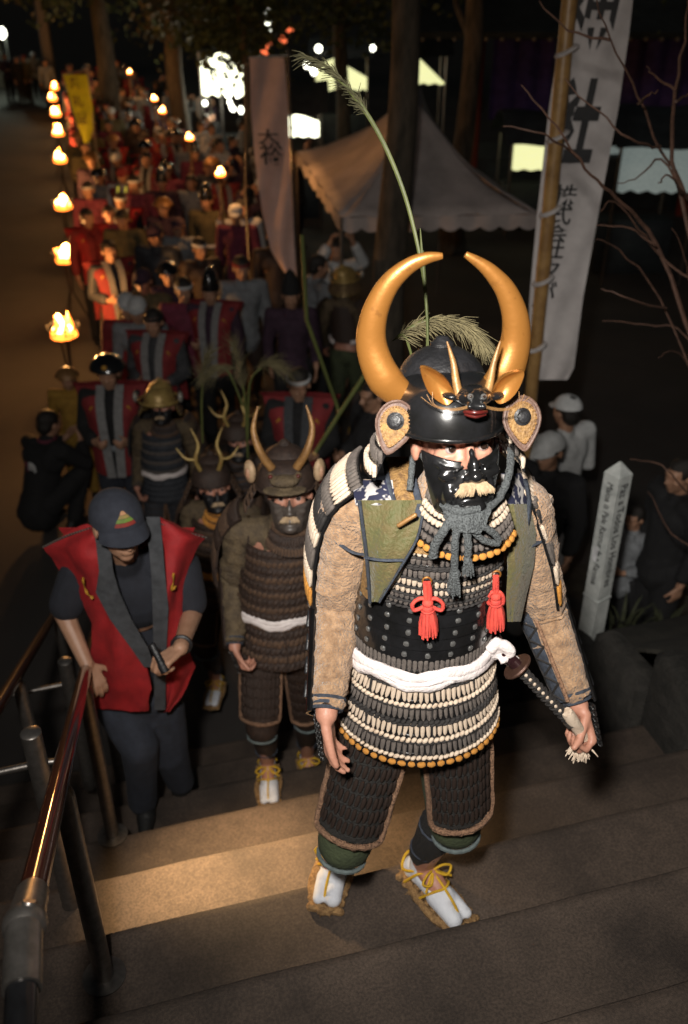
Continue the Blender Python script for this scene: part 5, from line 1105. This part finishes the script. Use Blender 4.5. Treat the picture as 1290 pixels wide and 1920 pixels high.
for an, z in ((anL, 0), (anR, tread(6) - tread(5))):
    g = G(); b = V((an.x, an.y, z)); g.cap(b + V((0, .04, .045)), b + V((.02, -.06, .04)), .045, .044); g.cap(b + V((.02, -.06, .038)), b + V((.03, -.14, .03)), .042, .030); g.cap(b + V((0, .02, .05)), V((an.x, an.y, max(an.z, z + .1))), .046, .05)
    link('shoe', fuse(g, 'shoe', .007, 3), M_shoe, man)
# vest panels, lapels, shoulder trim, emblems
psheet(Q, [(986, 164, -.03, 196, -.06), (1004, 126, -.02, 199, -.10), (1026, 84, .0, 202, -.13), (1050, 100, -.01, 205, -.15), (1095, 140, -.05, 212, -.165), (1130, 160, -.09, 222, -.165), (1170, 168, -.10, 240, -.16), (1230, 170, -.11, 268, -.17), (1290, 176, -.11, 284, -.17), (1330, 182, -.10, 276, -.16)], nx=12, bulge=.03, th=.005, sub=5, wave=.012, wn=1.6).wob(.016, 8, 3).wob(.006, 22, 5).obj('vest_panel', M_red_v, man)
psheet(Q, [(972, 285, -.04, 300, -.03), (990, 288, -.09, 346, -.0), (1009, 294, -.13, 388, .02), (1022, 296, -.14, 376, .0), (1060, 300, -.16, 358, -.03), (1110, 302, -.165, 344, -.07), (1180, 303, -.16, 352, -.08), (1250, 306, -.15, 366, -.07), (1290, 308, -.14, 350, -.08), (1332, 310, -.13, 318, -.12)], nx=10, bulge=.02, th=.005, sub=5, wave=.010, wn=1.4).wob(.014, 8, 4).wob(.006, 22, 6).obj('vest_panel', M_red_v, man)
psheet(Q, [(990, 110, .05, 365, .08), (1060, 165, .12, 335, .14), (1180, 185, .15, 335, .17), (1290, 190, .15, 340, .17)], nx=10, bulge=-.03, th=.005, sub=4).obj('vest_back', M_red_v, man)
psheet(Q, [(985, 176, -.06, 204, -.10), (1030, 182, -.165, 208, -.175), (1070, 186, -.19, 212, -.19), (1110, 180, -.19, 224, -.195), (1160, 206, -.20, 246, -.195), (1215, 246, -.205, 278, -.195), (1250, 270, -.20, 290, -.19)], nx=6, th=.007, sub=4).obj('lapel', M_lapel, man)
psheet(Q, [(970, 268, -.06, 300, -.06), (1030, 280, -.17, 306, -.17), (1080, 284, -.19, 310, -.185), (1140, 286, -.195, 316, -.185), (1220, 288, -.185, 312, -.18), (1330, 290, -.165, 310, -.16)], nx=6, th=.007, sub=4).obj('lapel', M_lapel, man)
M_check = mat('woven_trim', (.20, .19, .16), (.03, .03, .035), rough=.8, scale=28, pat='wave', bump=.1)
for rws in ([(1022, 82, -.012, 172, -.07), (1034, 88, -.018, 178, -.105)], [(984, 306, -.06, 388, .02), (997, 308, -.09, 384, .014)]): pass
G().tube(spline([Q(82, 1026, -.008), Q(125, 1005, -.04), Q(172, 990, -.055)], 5), .011, 6, flat=.3, up=(0, -1, 1)).obj('shoulder_trim', M_check, man); G().tube(spline([Q(298, 982, -.06), Q(340, 996, -.02), Q(386, 1008, .02)], 5), .011, 6, flat=.3, up=(0, -1, 1)).obj('shoulder_trim', M_check, man)
for pts in ([(157, 1080), (160, 1098), (168, 1112), (176, 1118)], [(326, 1072), (326, 1088), (322, 1104), (330, 1096)]):
    G().tube(spline([Q(x, y, -.165 if x < 200 else -.16) + V((0, -.012, 0)) for x, y in pts], 4), [.006 + .004 * math.sin(i * 1.3) for i in range(13)], 7, flat=.5, up=(0, -1, 0)).obj('gold_emblem', M_emb, man)
# cap with brim and embroidered patch
g = G(); R = []
for j in range(8):
    t = j / 7 * 1.5; R.append([V((.092 * math.cos(t) * math.sin(a), .014 - .112 * math.cos(t) * math.cos(a), .028 + .098 * math.sin(t))) for a in [2 * math.pi * i / 28 for i in range(28)]])
g.rings(R).T(MHm); g.obj('cap', M_cap, man)
G().sheet([[V((.082 * math.sin(ph) * (1 + .05 * k), -.085 * math.cos(ph) - .014 - .030 * k * math.cos(ph), .040 - .010 * k - .012 * k * (1 - math.cos(ph)) - .06 * math.sin(ph) ** 2 * .2)) for ph in [-1.25 + .25 * i for i in range(11)]] for k in (0, .6, 1.3, 2.0)], .005).T(MHm).obj('cap_brim', M_cap, man)
def capp(u, v, o=.0): 
    t = v; a = u; return MHm @ V(((.092 + o) * math.cos(t) * math.sin(a), .014 - (.112 + o) * math.cos(t) * math.cos(a), .028 + (.098 + o) * math.sin(t)))
for k, (c_, u0, u1, v0, v1, tp) in enumerate((((.26, .03, .02), -.42, .42, .30, .43, .85), ((.14, .22, .03), -.36, .36, .44, .56, .8), ((.30, .22, .06), -.26, .26, .57, .68, .7), ((.5, .25, .12), -.16, .16, .69, .82, .4))):
    G().sheet([[capp(lerp(u0, u1, i / 8) * (1 - (1 - tp) * j / 3), lerp(v0, v1, j / 3), .003) for i in range(9)] for j in range(4)], .002).obj('cap_patch', mat('patch%d' % k, c_, rough=.7, bump=.1), man)
# watch and torch
ax = (wrR - elR).normalized(); u = ax.orthogonal().normalized(); w_ = ax.cross(u); c = lerp(elR, wrR, .9)
G().tube([c + (u * math.cos(t) + w_ * math.sin(t)) * .032 for t in [k * .42 for k in range(15)]], .008, 6, loop=True).obj('wristwatch', M_iron2, man)
tp = Q(302, 1243, -.41); tw = F2.o + RIGHT * tp.x + HEAD * tp.y + V((0, 0, tp.z)); fl = empty('flashlight', tw, 0, 'small dark flashlight held in the capped man\'s hand', 'flashlight')
tgt = atz(480, 1595, tread(3)); dv = (tgt - tw).normalized(); b2 = dv.orthogonal().normalized(); Mt = basis(b2, dv.cross(b2), dv, V())
G().lathe([(.010, -.075), (.0125, -.072), (.0125, -.01), (.017, .012), (.017, .034), (.015, .034)], 18).T(Mt).obj('barrel', M_iron2, fl); G().lathe([(.001, .0335), (.0145, .0335), (.0145, .0345), (.001, .0348)], 18).T(Mt).obj('lens', mat('torch_lens', (.8, .7, .5), emit=(1, .72, .38), estr=3, bump=0), fl); G().cbox((0, .013, -.03), (.006, .004, .014)).T(Mt).obj('switch', M_steel, fl)
lp = lamp('beam', 'SPOT', dv * .05, 150, (1, .66, .33), fl, spot_size=RAD(104), spot_blend=1.0, shadow_soft_size=.02); lp.rotation_euler = dv.to_track_quat('-Z', 'Y').to_euler()
# ------------------------------------------------------------------ crowd
POSE = {}
def pose_def(k):
    J = dict(hip=[V((-.09, 0, .90)), V((.09, 0, .90))], kn=[V((-.10, -.03, .49)), V((.10, -.03, .49))], an=[V((-.10, .02, .08)), V((.10, .02, .08))], pel=V((0, 0, .95)), ch=V((0, 0, 1.26)), nk=V((0, .005, 1.45)), hd=V((0, -.015, 1.575)),
             sh=[V((-.185, 0, 1.39)), V((.185, 0, 1.39))], el=[V((-.24, .03, 1.12)), V((.24, .03, 1.12))], wr=[V((-.24, -.05, .88)), V((.24, -.05, .88))], hdir=[V((0, -.15, -1)), V((0, -.15, -1))], pn=[V((1, 0, 0)), V((-1, 0, 0))], curl=(20, 25, 20))
    if k == 'walk': J['kn'] = [V((-.10, -.16, .50)), V((.10, .02, .48))]; J['an'] = [V((-.10, -.14, .09)), V((.10, .26, .14))]; J['wr'] = [V((-.22, .06, .88)), V((.22, -.18, .92))]
    if k == 'hold': J['el'] = [V((-.25, -.0, 1.12)), V((.25, -.0, 1.12))]; J['wr'] = [V((-.12, -.22, 1.10)), V((.12, -.22, 1.10))]; J['hdir'] = [V((.5, -.8, .1)), V((-.5, -.8, .1))]; J['pn'] = [V((.8, .5, .3)), V((-.8, .5, .3))]; J['curl'] = (45, 50, 30)
    if k == 'torch': J['el'][0] = V((-.32, -.12, 1.30)); J['wr'][0] = V((-.33, -.22, 1.54)); J['hdir'][0] = V((0, -.2, 1)); J['pn'][0] = V((.8, -.5, 0)); J['curl'] = (60, 70, 40)
    if k == 'photo': J['el'] = [V((-.27, -.16, 1.46)), V((.27, -.16, 1.46))]; J['wr'] = [V((-.12, -.22, 1.72)), V((.12, -.22, 1.72))]; J['hdir'] = [V((.3, -.2, 1)), V((-.3, -.2, 1))]; J['pn'] = [V((.7, -.6, 0)), V((-.7, -.6, 0))]; J['curl'] = (40, 45, 30)
    if k == 'crouch':
        d = V((0, .08, -.60)); J['pel'] = V((0, .14, .34)); J['hip'] = [V((-.10, .14, .32)), V((.10, .14, .32))]; J['kn'] = [V((-.17, -.22, .50)), V((.17, -.22, .50))]; J['an'] = [V((-.13, -.06, .08)), V((.13, -.06, .08))]
        J['ch'] = V((0, .02, .66)); J['nk'] = V((0, -.05, .83)); J['hd'] = V((0, -.10, .95)); J['sh'] = [V((-.18, -.03, .77)), V((.18, -.03, .77))]; J['el'] = [V((-.25, -.20, .60)), V((.25, -.20, .60))]; J['wr'] = [V((-.08, -.34, .72)), V((.08, -.34, .72))]; J['hdir'] = [V((.3, -.6, .5)), V((-.3, -.6, .5))]
    if k == 'bend':
        J['ch'] = V((0, -.24, 1.06)); J['nk'] = V((0, -.40, 1.14)); J['hd'] = V((0, -.50, 1.16)); J['sh'] = [V((-.18, -.34, 1.08)), V((.18, -.34, 1.08))]; J['el'] = [V((-.22, -.40, .82)), V((.22, -.40, .82))]; J['wr'] = [V((-.16, -.46, .62)), V((.16, -.46, .62))]
    return J
def pose_mesh(k):
    if k in POSE: return POSE[k]
    J = pose_def(k); vx = .011
    tilt = (J['hd'] - J['nk']).normalized(); ang = math.atan2(-tilt.y, tilt.z); MHd = Matrix.Translation(J['hd']) @ Matrix.Rotation(ang * .55, 4, 'X')
    g = G(); head_shape(g, MHd); g.cap(J['nk'] - V((0, 0, .05)), MHd @ V((0, .01, -.05)), .055, .05); g.cap(J['pel'], J['ch'], .12, .13); g.cap(J['ch'] - V((.06, 0, 0)), J['ch'] + V((.06, 0, 0)), .11, .11)
    for i, s in ((0, 1), (1, -1)):
        g.chain([lerp(J['ch'], J['sh'][i], .5) + V((0, 0, .05)), J['sh'][i], J['el'][i], J['wr'][i]], [.06, .052, .04, .027]); hand(g, J['wr'][i], J['hdir'][i], J['pn'][i], s, J['curl'])
        g.chain([J['hip'][i], J['kn'][i], J['an'][i]], [.085, .06, .042])
    body = fuse(g, 'body', .0085, 3)
    g = G(); ax = (J['ch'] - J['pel']); g.cap(lerp(J['pel'], J['ch'], .0), J['ch'], .145, .15, 16); g.cap(J['ch'] + V((-.07, 0, .03)), J['ch'] + V((.07, 0, .03)), .125, .125, 14); g.cap(J['pel'] - ax * .30, J['pel'], .172, .155, 16)
    for i in (0, 1): g.chain([lerp(J['ch'], J['sh'][i], .6) + V((0, 0, .04)), J['sh'][i], lerp(J['sh'][i], J['el'][i], .95), lerp(J['el'][i], J['wr'][i], .7)], [.085, .078, .066, .055], 12)
    g.cap(J['nk'] - V((0, 0, .02)), J['nk'] - V((0, 0, .01)), .068, .066); g.wob(.020, 9); g.wob(.008, 22); top = fuse(g, 'jacket', .013, 3)
    g = G(); g.cap(J['pel'] - V((.04, 0, .02)), J['pel'] + V((.04, 0, -.02)), .13, .13, 14)
    for i in (0, 1): g.chain([J['hip'][i], lerp(J['hip'][i], J['kn'][i], .6), J['kn'][i], lerp(J['kn'][i], J['an'][i], .9)], [.105, .095, .078, .066], 12)
    g.wob(.012, 10); pants = fuse(g, 'trousers', .013, 3)
    sh = []
    for i in (0, 1):
        a = J['an'][i]; b = V((a.x, a.y, max(0, a.z - .08))); g = G(); g.cap(b + V((0, .04, .04)), b + V((0, -.06, .04)), .042, .042); g.cap(b + V((0, -.06, .036)), b + V((0, -.15, .03)), .04, .028); g.cap(b + V((0, .02, .05)), a + V((0, 0, .03)), .042, .045); sh.append(fuse(g, 'shoe', .012, 2))
    g = G(); g.ell((0, .018, .042), (.083, .102, .086)); g.ell((0, .055, -.01), (.072, .06, .075)); g.v = [p for p in g.v]; h = fuse(g, 'hair', .010, 1)
    # trim the hair away from the face
    bm = bmesh.new(); bm.from_mesh(h); bmesh.ops.delete(bm, geom=[v for v in bm.verts if v.co.y < -.045 and v.co.z < .062], context='VERTS'); bm.to_mesh(h); bm.free()
    h.transform(MHd)
    POSE[k] = (J, MHd, body, top, pants, sh, h); return POSE[k]
HATM = {}
def hat_mesh(kind, MHd):
    g = G()
    if kind == 'cap':
        R = [[V((.090 * math.cos(t) * math.sin(a), .012 - .110 * math.cos(t) * math.cos(a), .040 + .088 * math.sin(t))) for a in [2 * math.pi * i / 18 for i in range(18)]] for t in (0, .3, .6, .9, 1.2, 1.5)]
        g.rings(R); g.sheet([[V((.075 * math.sin(ph), -.085 * math.cos(ph) - .016 - .03 * k * math.cos(ph), .045 - .010 * k)) for ph in (-1.2, -.8, -.4, 0, .4, .8, 1.2)] for k in (0, 1, 2)], .006)
    elif kind == 'tall':   # folded black court cap
        R = [[V((w_ * math.sin(a), .012 + dy - d * math.cos(a), z)) for a in [2 * math.pi * i / 18 for i in range(18)]] for w_, d, z, dy in ((.088, .106, .035, 0), (.082, .100, .09, .005), (.070, .095, .15, .015), (.045, .085, .20, .03), (.01, .06, .225, .045))]; g.rings(R)
    elif kind == 'round':  # lacquered jingasa-like hat
        g.lathe([(.01, .150), (.06, .138), (.105, .105), (.135, .060), (.137, .052), (.10, .06), (.085, .055)], 26, (0, .01, 0))
    elif kind == 'band':
        g.tube([V((.083 * math.sin(a), .012 - .100 * math.cos(a), .050)) for a in [2 * math.pi * i / 20 for i in range(20)]], .016, 8, flat=.45, loop=True); g.cap((.0, .118, .05), (.03, .13, .01), .012, .006)
    return g.T(MHd).mesh('hat')
VEST = {}
def vest_meshes():
    if VEST: return VEST
    def panel(s):
        rows_ = [(1.47, .075, .02, .30, .02), (1.40, .070, -.10, .27, -.04), (1.30, .062, -.165, .215, -.09), (1.15, .055, -.185, .195, -.10), (.98, .045, -.195, .20, -.10), (.80, .035, -.20, .20, -.10)]
        gr = []
        for k in range(len(rows_) - 1):
            for q in range(3 + (k == len(rows_) - 2)):
                z, x0, d0, x1, d1 = [lerp(a, b, q / 3) for a, b in zip(rows_[k], rows_[k + 1])]; gr.append([V((s * lerp(x0, x1 * .9, i / 6), lerp(d0, d1, i / 6) - .025 * math.sin(math.pi * i / 6), z)) for i in range(7)])
        return G().sheet(gr, .006)
    def lap(s): return G().sheet([[V((s * (x - .022 + .022 * i), d - .012, z)) for i in range(4)] for z, x, d in ((1.48, .06, .0), (1.40, .058, -.115), (1.30, .052, -.175), (1.15, .045, -.195), (.98, .035, -.205), (.80, .026, -.21))], .008)
    bk = G().sheet([[V((lerp(-x, x, i / 10), d + .03 * math.sin(math.pi * i / 10), z)) for i in range(11)] for z, x, d in ((1.475, .30, .06), (1.40, .26, .10), (1.30, .215, .125), (1.1, .20, .14), (.80, .205, .15))], .006)
    VEST.update(L=panel(-1).mesh('vest_panel'), R=panel(1).mesh('vest_panel'), lL=lap(-1).mesh('lapel'), lR=lap(1).mesh('lapel'), B=bk.mesh('vest_back'))
    e = G()
    for s in (-1, 1): e.tube([(s * .13, -.135, 1.36), (s * .15, -.125, 1.33), (s * .135, -.142, 1.30)], .010, 6, flat=.5)
    VEST['E'] = e.mesh('gold_emblem')
    VEST['S'] = G().tube([V((.17 * math.sin(a), -.165 * math.cos(a), 1.02)) for a in [2 * math.pi * i / 24 for i in range(24)]], .024, 8, flat=.4, loop=True).mesh('sash')
    return VEST
NP = 0
def person(px, py, pose='stand', rz=0, top=M_blackt, pants=M_denim, hat=None, hatm=M_blackt, vest=None, lap=M_lapel2, sash=None, label='', group=None, s=1.0, zf=0.0, skin=M_skin2, xy=None, hair=True):
    global NP; NP += 1
    J, MHd, body, tp, pn, sh, hr = pose_mesh(pose)
    hz = J['hd'].z * s + zf
    p = atz(px, py, hz) if xy is None else V((xy[0], xy[1], 0))
    r = empty('person', (p.x, p.y, zf), -YAW + RAD(rz), label, 'person', group); r.scale = (s * random.uniform(.97, 1.04), s * random.uniform(.97, 1.04), s)
    if xy is None: r.location = V((p.x, p.y, zf)) - r.rotation_euler.to_matrix() @ (V((J['hd'].x, J['hd'].y, 0)) * s)
    link('body', body, skin, r); link('jacket', tp, top, r); link('trousers', pn, pants, r)
    for q in sh: link('shoe', q, M_shoe, r)
    if hair: link('hair', hr, M_hair, r)
    if hat:
        if (hat, pose) not in HATM: HATM[(hat, pose)] = hat_mesh(hat, MHd)
        link('hat', HATM[(hat, pose)], hatm, r)
    if vest:
        W = vest_meshes()
        for k in ('L', 'R'): link('vest_panel', W[k], vest, r)
        link('vest_back', W['B'], vest, r); link('lapel', W['lL'], lap, r); link('lapel', W['lR'], lap, r); link('gold_emblem', W['E'], M_emb, r)
    if sash: link('sash', vest_meshes()['S'], sash, r)
    return r
# ---- figures one can pick out
r = person(203, 700, 'hold', 4, M_blackt, M_denim, 'round', M_blk, M_redd, M_lapel2, M_greyt, 'man in a red vest with pale lapels and a badge on his black hat')
J, MHd = POSE['hold'][:2]; G().ell(MHd @ V((0, -.11, .10)), (.020, .010, .020)).obj('hat_badge', M_emb, r)
person(288, 605, 'hold', -6, M_lapel, M_denim, 'band', M_blackt, M_redd, M_lapel2, M_greyt, 'bareheaded man in a red vest with grey lapels looking aside')
person(238, 575, 'walk', 15, M_redd, M_olive, 'cap', M_whitet, label='marcher with a white cap and red jacket left of the bareheaded red vest man')
person(258, 582, 'walk', 5, M_greyt, M_denim, 'cap', M_whitet, label='marcher with a white cap and grey jacket behind the bareheaded red vest man')
person(395, 548, 'stand', -8, M_purp, M_blackt, 'tall', M_blk, M_redd, M_lapel2, M_whitet, 'man in a tall black court cap and red coat with long pale lapels')
person(345, 545, 'hold', 10, M_mag, M_blackt, 'band', M_whitet, label='marcher in a magenta top beside the man in the tall black cap')
person(268, 528, 'hold', -5, M_olive, M_olive, 'cap', M_purp, label='marcher in olive clothes and a plum coloured cap')
person(164, 410, 'stand', 35, M_redd, M_blackt, vest=M_red_v, lap=M_redd, label='man in a long red coat standing by the fire basket')
person(205, 472, 'hold', 30, M_bluep, M_brown, vest=M_redd, label='marcher in a dark top and red vest beside the long red coat')
neck = person(229, 330, 'hold', 0, M_whitet, M_blackt, 'cap', M_redd, M_redd, M_lapel2, None, 'marcher with a yellow lanyard and glowing lamp on the chest')
G().tube(spline([V(q) for q in ((-.06, -.12, 1.44), (-.05, -.20, 1.30), (0, -.22, 1.20), (.05, -.20, 1.30), (.06, -.12, 1.44))], 5), .012, 6).obj('lanyard', mat('lanyard', (.6, .5, .03), emit=(1, .85, .1), estr=.5, bump=0), neck); G().ell((0, -.225, 1.18), (.05, .02, .05)).obj('chest_lamp', mat('chest_lamp', (.9, .9, .8), emit=(1, .95, .75), estr=6, bump=0), neck)  # lanyard has a yellow glow put into its material, only the pendant is a lamp
person(229, 412, 'hold', 0, M_olive, M_olive, 'band', M_olive, label='marcher in olive robes behind the two white capped marchers', sash=M_beige)
pb_ = person(92, 795, 'crouch', 150, M_blackt, M_blackt, label='crouching man in a black shirt with a pink and white back print')
J = POSE['crouch'][0]
for c, rr, m in (((-.02, .175, .66), (.045, .012, .06), M_whitet), ((.02, .18, .60), (.04, .012, .045), M_mag), ((.03, .172, .68), (.03, .01, .035), M_mag), ((-.03, .185, .57), (.03, .012, .02), M_whitet)): G().ell(c, rr).wob(.01, 30).obj('shirt_print', m, pb_)
G().tube([V((.07 * math.sin(a), -.05 - .07 * math.cos(a), .835)) for a in [k * .5 for k in range(13)]], .014, 6, loop=True).obj('pink_collar', M_mag, pb_)
person(127, 712, 'stand', 10, M_yelk, M_yelk, 'round', M_bone, label='small figure in mustard clothes and a pale hat below the fire basket', s=.74)
person(560, 722, 'hold', -4, M_blackt, M_blackt, 'band', M_whitet, M_redd, M_lapel, M_whitet, 'man in a red vest and white headband behind the brown armoured warrior')
person(545, 555, 'walk', 5, M_purp, M_blackt, 'tall', M_blackt, label='marcher in dark plum clothes and a black cap below the pink banner')
person(598, 500, 'hold', 110, M_greyt, M_blackt, label='spectator in a grey shirt beside the armoured marcher in front of the trunk')
person(628, 470, 'photo', 20, M_whitet, M_denim, label='spectator in a white shirt lifting both arms to take a picture')
person(700, 742, 'hold', -60, M_blackt, M_denim, label='dark haired spectator with bare forearms behind the leading warrior')
person(1062, 772, 'hold', -150, M_whitet, M_blackt, 'cap', M_whitet, label='spectator in a white shirt and small white cap with her back turned')
person(1030, 846, 'stand', -40, M_blackt, M_whitet, 'cap', M_whitet, label='spectator in a black shirt, white shorts and white cap beside the bamboo pole')
person(1190, 972, 'hold', -55, M_greyt, M_blackt, label='small spectator in a grey shirt and dark trousers behind the pale pole', s=.70)
person(1276, 892, 'stand', -70, M_blackt, M_blackt, label='dark clothed spectator in the shadow behind the bare shrub', s=.96)
# distant spectators on the left beyond the road
for px, py, t, h, hm, lab in ((62, 104, M_beige, 'cap', M_whitet, 'far spectator in a beige jacket and white cap at the end of the road'), (30, 112, M_blackt, None, M_blackt, 'far dark dressed spectator under the street lamp'), (8, 106, M_purp, None, M_blackt, 'far spectator in plum clothes beside the street lamp'), (84, 118, M_greyt, None, M_blackt, 'far spectator in grey left of the marker post'), (44, 110, M_olive, 'cap', M_redd, 'far spectator in olive with a red cap')):
    person(px, py, random.choice(['stand', 'hold']), random.uniform(-60, 60), t, M_blackt, h, hm, label=lab)
# ---- the marching column and the onlookers
rnd = random.Random(42); random.seed(5)
TOPS = [('a dull red vest', M_blackt, M_redd), ('a dull red vest', M_redd, M_redd), ('plum clothes', M_purp, None), ('brown clothes', M_brown, None), ('a magenta top', M_mag, None), ('dark blue clothes', M_bluep, None), ('olive clothes', M_olive, None), ('a bright red vest', M_blackt, M_red_v), ('a grey top', M_greyt, None)]
HATS = [('no hat', None, M_blackt), ('a white headband', 'band', M_whitet), ('a red headband', 'band', M_redd), ('a gilt round hat', 'round', M_bone), ('a black round hat', 'round', M_blk), ('a tall black cap', 'tall', M_blk), ('a plum peaked cap', 'cap', M_purp), ('a white peaked cap', 'cap', M_whitet)]
SASH = [('', None), (' and a white sash', M_whitet)]
COMB = [(a, b, c) for a in TOPS for b in HATS for c in SASH]; rnd.shuffle(COMB)
tak = [(o.location.x, o.location.y) for o in bpy.data.objects if o.parent is None and o.get('category') == 'person']
def free(x, y, d=.42): return all((x - a) ** 2 + (y - b) ** 2 > d * d for a, b in tak)
y = 9.3; k = 0
while y < 37:
    n = 5 if y < 20 else 4
    for i in range(n):
        x = lerp(.15, 1.85, i / (n - 1)) + rnd.uniform(-.16, .16); yy = y + rnd.uniform(-.3, .3)
        if not free(x, yy): continue
        tak.append((x, yy)); (ta, t, v), (hn, h, hm), (sn, sm) = COMB[k % len(COMB)]; lab = 'marcher in %s with %s%s' % (ta, hn, sn); pn_ = rnd.choice([M_blackt, M_brown, M_denim])
        person(0, 0, rnd.choice(['walk', 'walk', 'hold', 'stand']), rnd.uniform(-22, 22) + 12, t, pn_, h, hm, v, label=lab, group=lab + ', in the marching column', xy=(x, yy), s=rnd.uniform(.92, 1.04), sash=sm)
        k += 1
    y += 1.15 if y < 20 else 1.7
# onlookers to the right of the column
ON = [(M_whitet, M_denim, None, M_blackt, 'onlooker in a white shirt at the roadside'), (M_blackt, M_denim, None, M_blackt, 'onlooker in black at the roadside'), (M_greyt, M_blackt, 'cap', M_blackt, 'onlooker in grey with a dark cap at the roadside'), (M_purp, M_blackt, None, M_blackt, 'onlooker in plum clothes at the roadside')]
for k in range(34):
    yy = rnd.uniform(9.5, 30); x = rnd.uniform(2.1, 3.0) + (.03 * yy if rnd.random() < .4 else 0)
    if not free(x, yy, .5) or (2.5 < x and 8.4 < yy < 14.5): continue
    tak.append((x, yy)); t, pn_, h, hm, lab = ON[k % 4]; person(0, 0, rnd.choice(['stand', 'hold', 'stand', 'photo']), rnd.uniform(30, 110) - 0, t, pn_, h, hm, label=lab, group=lab + ', watching the march', xy=(x, yy), s=rnd.uniform(.9, 1.03))
# ---- hand torches held high on the column's right
def hand_torch(px, py, e=34, holder=True, lab=''):
    p = atz(px, py, 2.12); r = empty('hand_torch', (p.x, p.y, 1.35), 0, lab, 'torch', 'hand torches held above the column')
    G().tube([(0, 0, .0), (0, 0, .70)], [.016, .020], 8).obj('shaft', M_bamboo, r); G().tube([(0, 0, .62), (0, 0, .74)], [.03, .034], 10).obj('wick', M_wood, r)
    flame(r, (0, 0, .70), .62, px); lamp('fire_light', 'POINT', (0, 0, .92), e, (1, .45, .14), r, shadow_soft_size=.05)
    if holder:
        # the raised hand sits at x -.33, y -.25, z 1.6 of its person
        a = -YAW + RAD(20); off = Matrix.Rotation(a, 3, 'Z') @ V((-.315, -.26, 0))
        person(0, 0, 'torch', 20, rnd.choice([M_whitet, M_greyt, M_beige, M_redd]), M_blackt, None, xy=(p.x - off.x, p.y - off.y), label='torch bearer raising a burning hand torch', group='torch bearers raising burning hand torches', s=1.0)
hand_torch(412, 318, lab='burning hand torch raised by the bearer in front of the pink banner\'s pole')
for px, py in ((355, 252), (304, 203), (289, 181), (242, 132), (190, 127), (185, 92)): hand_torch(px, py, e=18, lab='small burning torch held above the far marchers')
# ---- tall grasses carried behind the second warrior
def carried_grass(px, py, D, lab, stems, seed):
    rnd2 = random.Random(seed); q = atD(px, py, D); f = Frame(px, py, 0); f.D = D; f.o = V((q.x, q.y, max(0.9, q.z - .3))); r = empty('pampas_grass', f.o, -YAW, lab, 'grass')
    for j, st_ in enumerate(stems):
        pts = [f(x, y_, d) for x, y_, d in st_[0]]; G().tube(spline(pts, 5), .006, 6).obj('stem', M_blade, r)
        if st_[1]: plume(r, [f(x, y_, d) for x, y_, d in st_[1]], .16, 160, seed + j)
carried_grass(450, 850, 4.6, 'bundle of pampas stems with spreading plumes above the antlered warrior', [([(465, 860, 0), (460, 760, 0), (455, 720, 0)], [(455, 730, 0), (448, 690, 0), (440, 650, 0)]), ([(465, 820, 0), (468, 720, 0), (490, 690, .0)], [(480, 690, 0), (500, 680, 0), (520, 685, 0)]), ([(380, 830, 0), (378, 760, 0), (380, 715, 0)], [(378, 725, 0), (382, 690, 0), (390, 665, 0)]), ([(455, 760, 0), (430, 700, 0), (410, 690, 0)], [(440, 690, 0), (415, 688, 0), (395, 695, 0)])], 3)
q = atD(590, 850, 4.4); f = Frame(590, 850, 0); f.D = 4.4; f.o = V((q.x, q.y, q.z)); r = empty('carried_pole', f.o, -YAW, 'slanting green bamboo pole rising behind the second warrior to the gold horn', 'pole')
c = [f(590, 850), f(640, 770), f(700, 678)]; G().tube(c, .012, 8).obj('shaft', M_blade, r); G().ell(c[0], .015).obj('butt', M_bamboo, r)
q = atD(630, 760, 5.0); f = Frame(630, 760, 0); f.D = 5.0; f.o = V((q.x, q.y, q.z)); r = empty('carried_pole', f.o, -YAW, 'thin leaning pole among the marchers left of the gold horn', 'pole')
c = [f(635, 770), f(600, 670), f(575, 600), (f(566, 440))]; G().tube(c, .012, 8).obj('shaft', M_blade, r); G().ell(c[0], .015).obj('butt', M_bamboo, r)
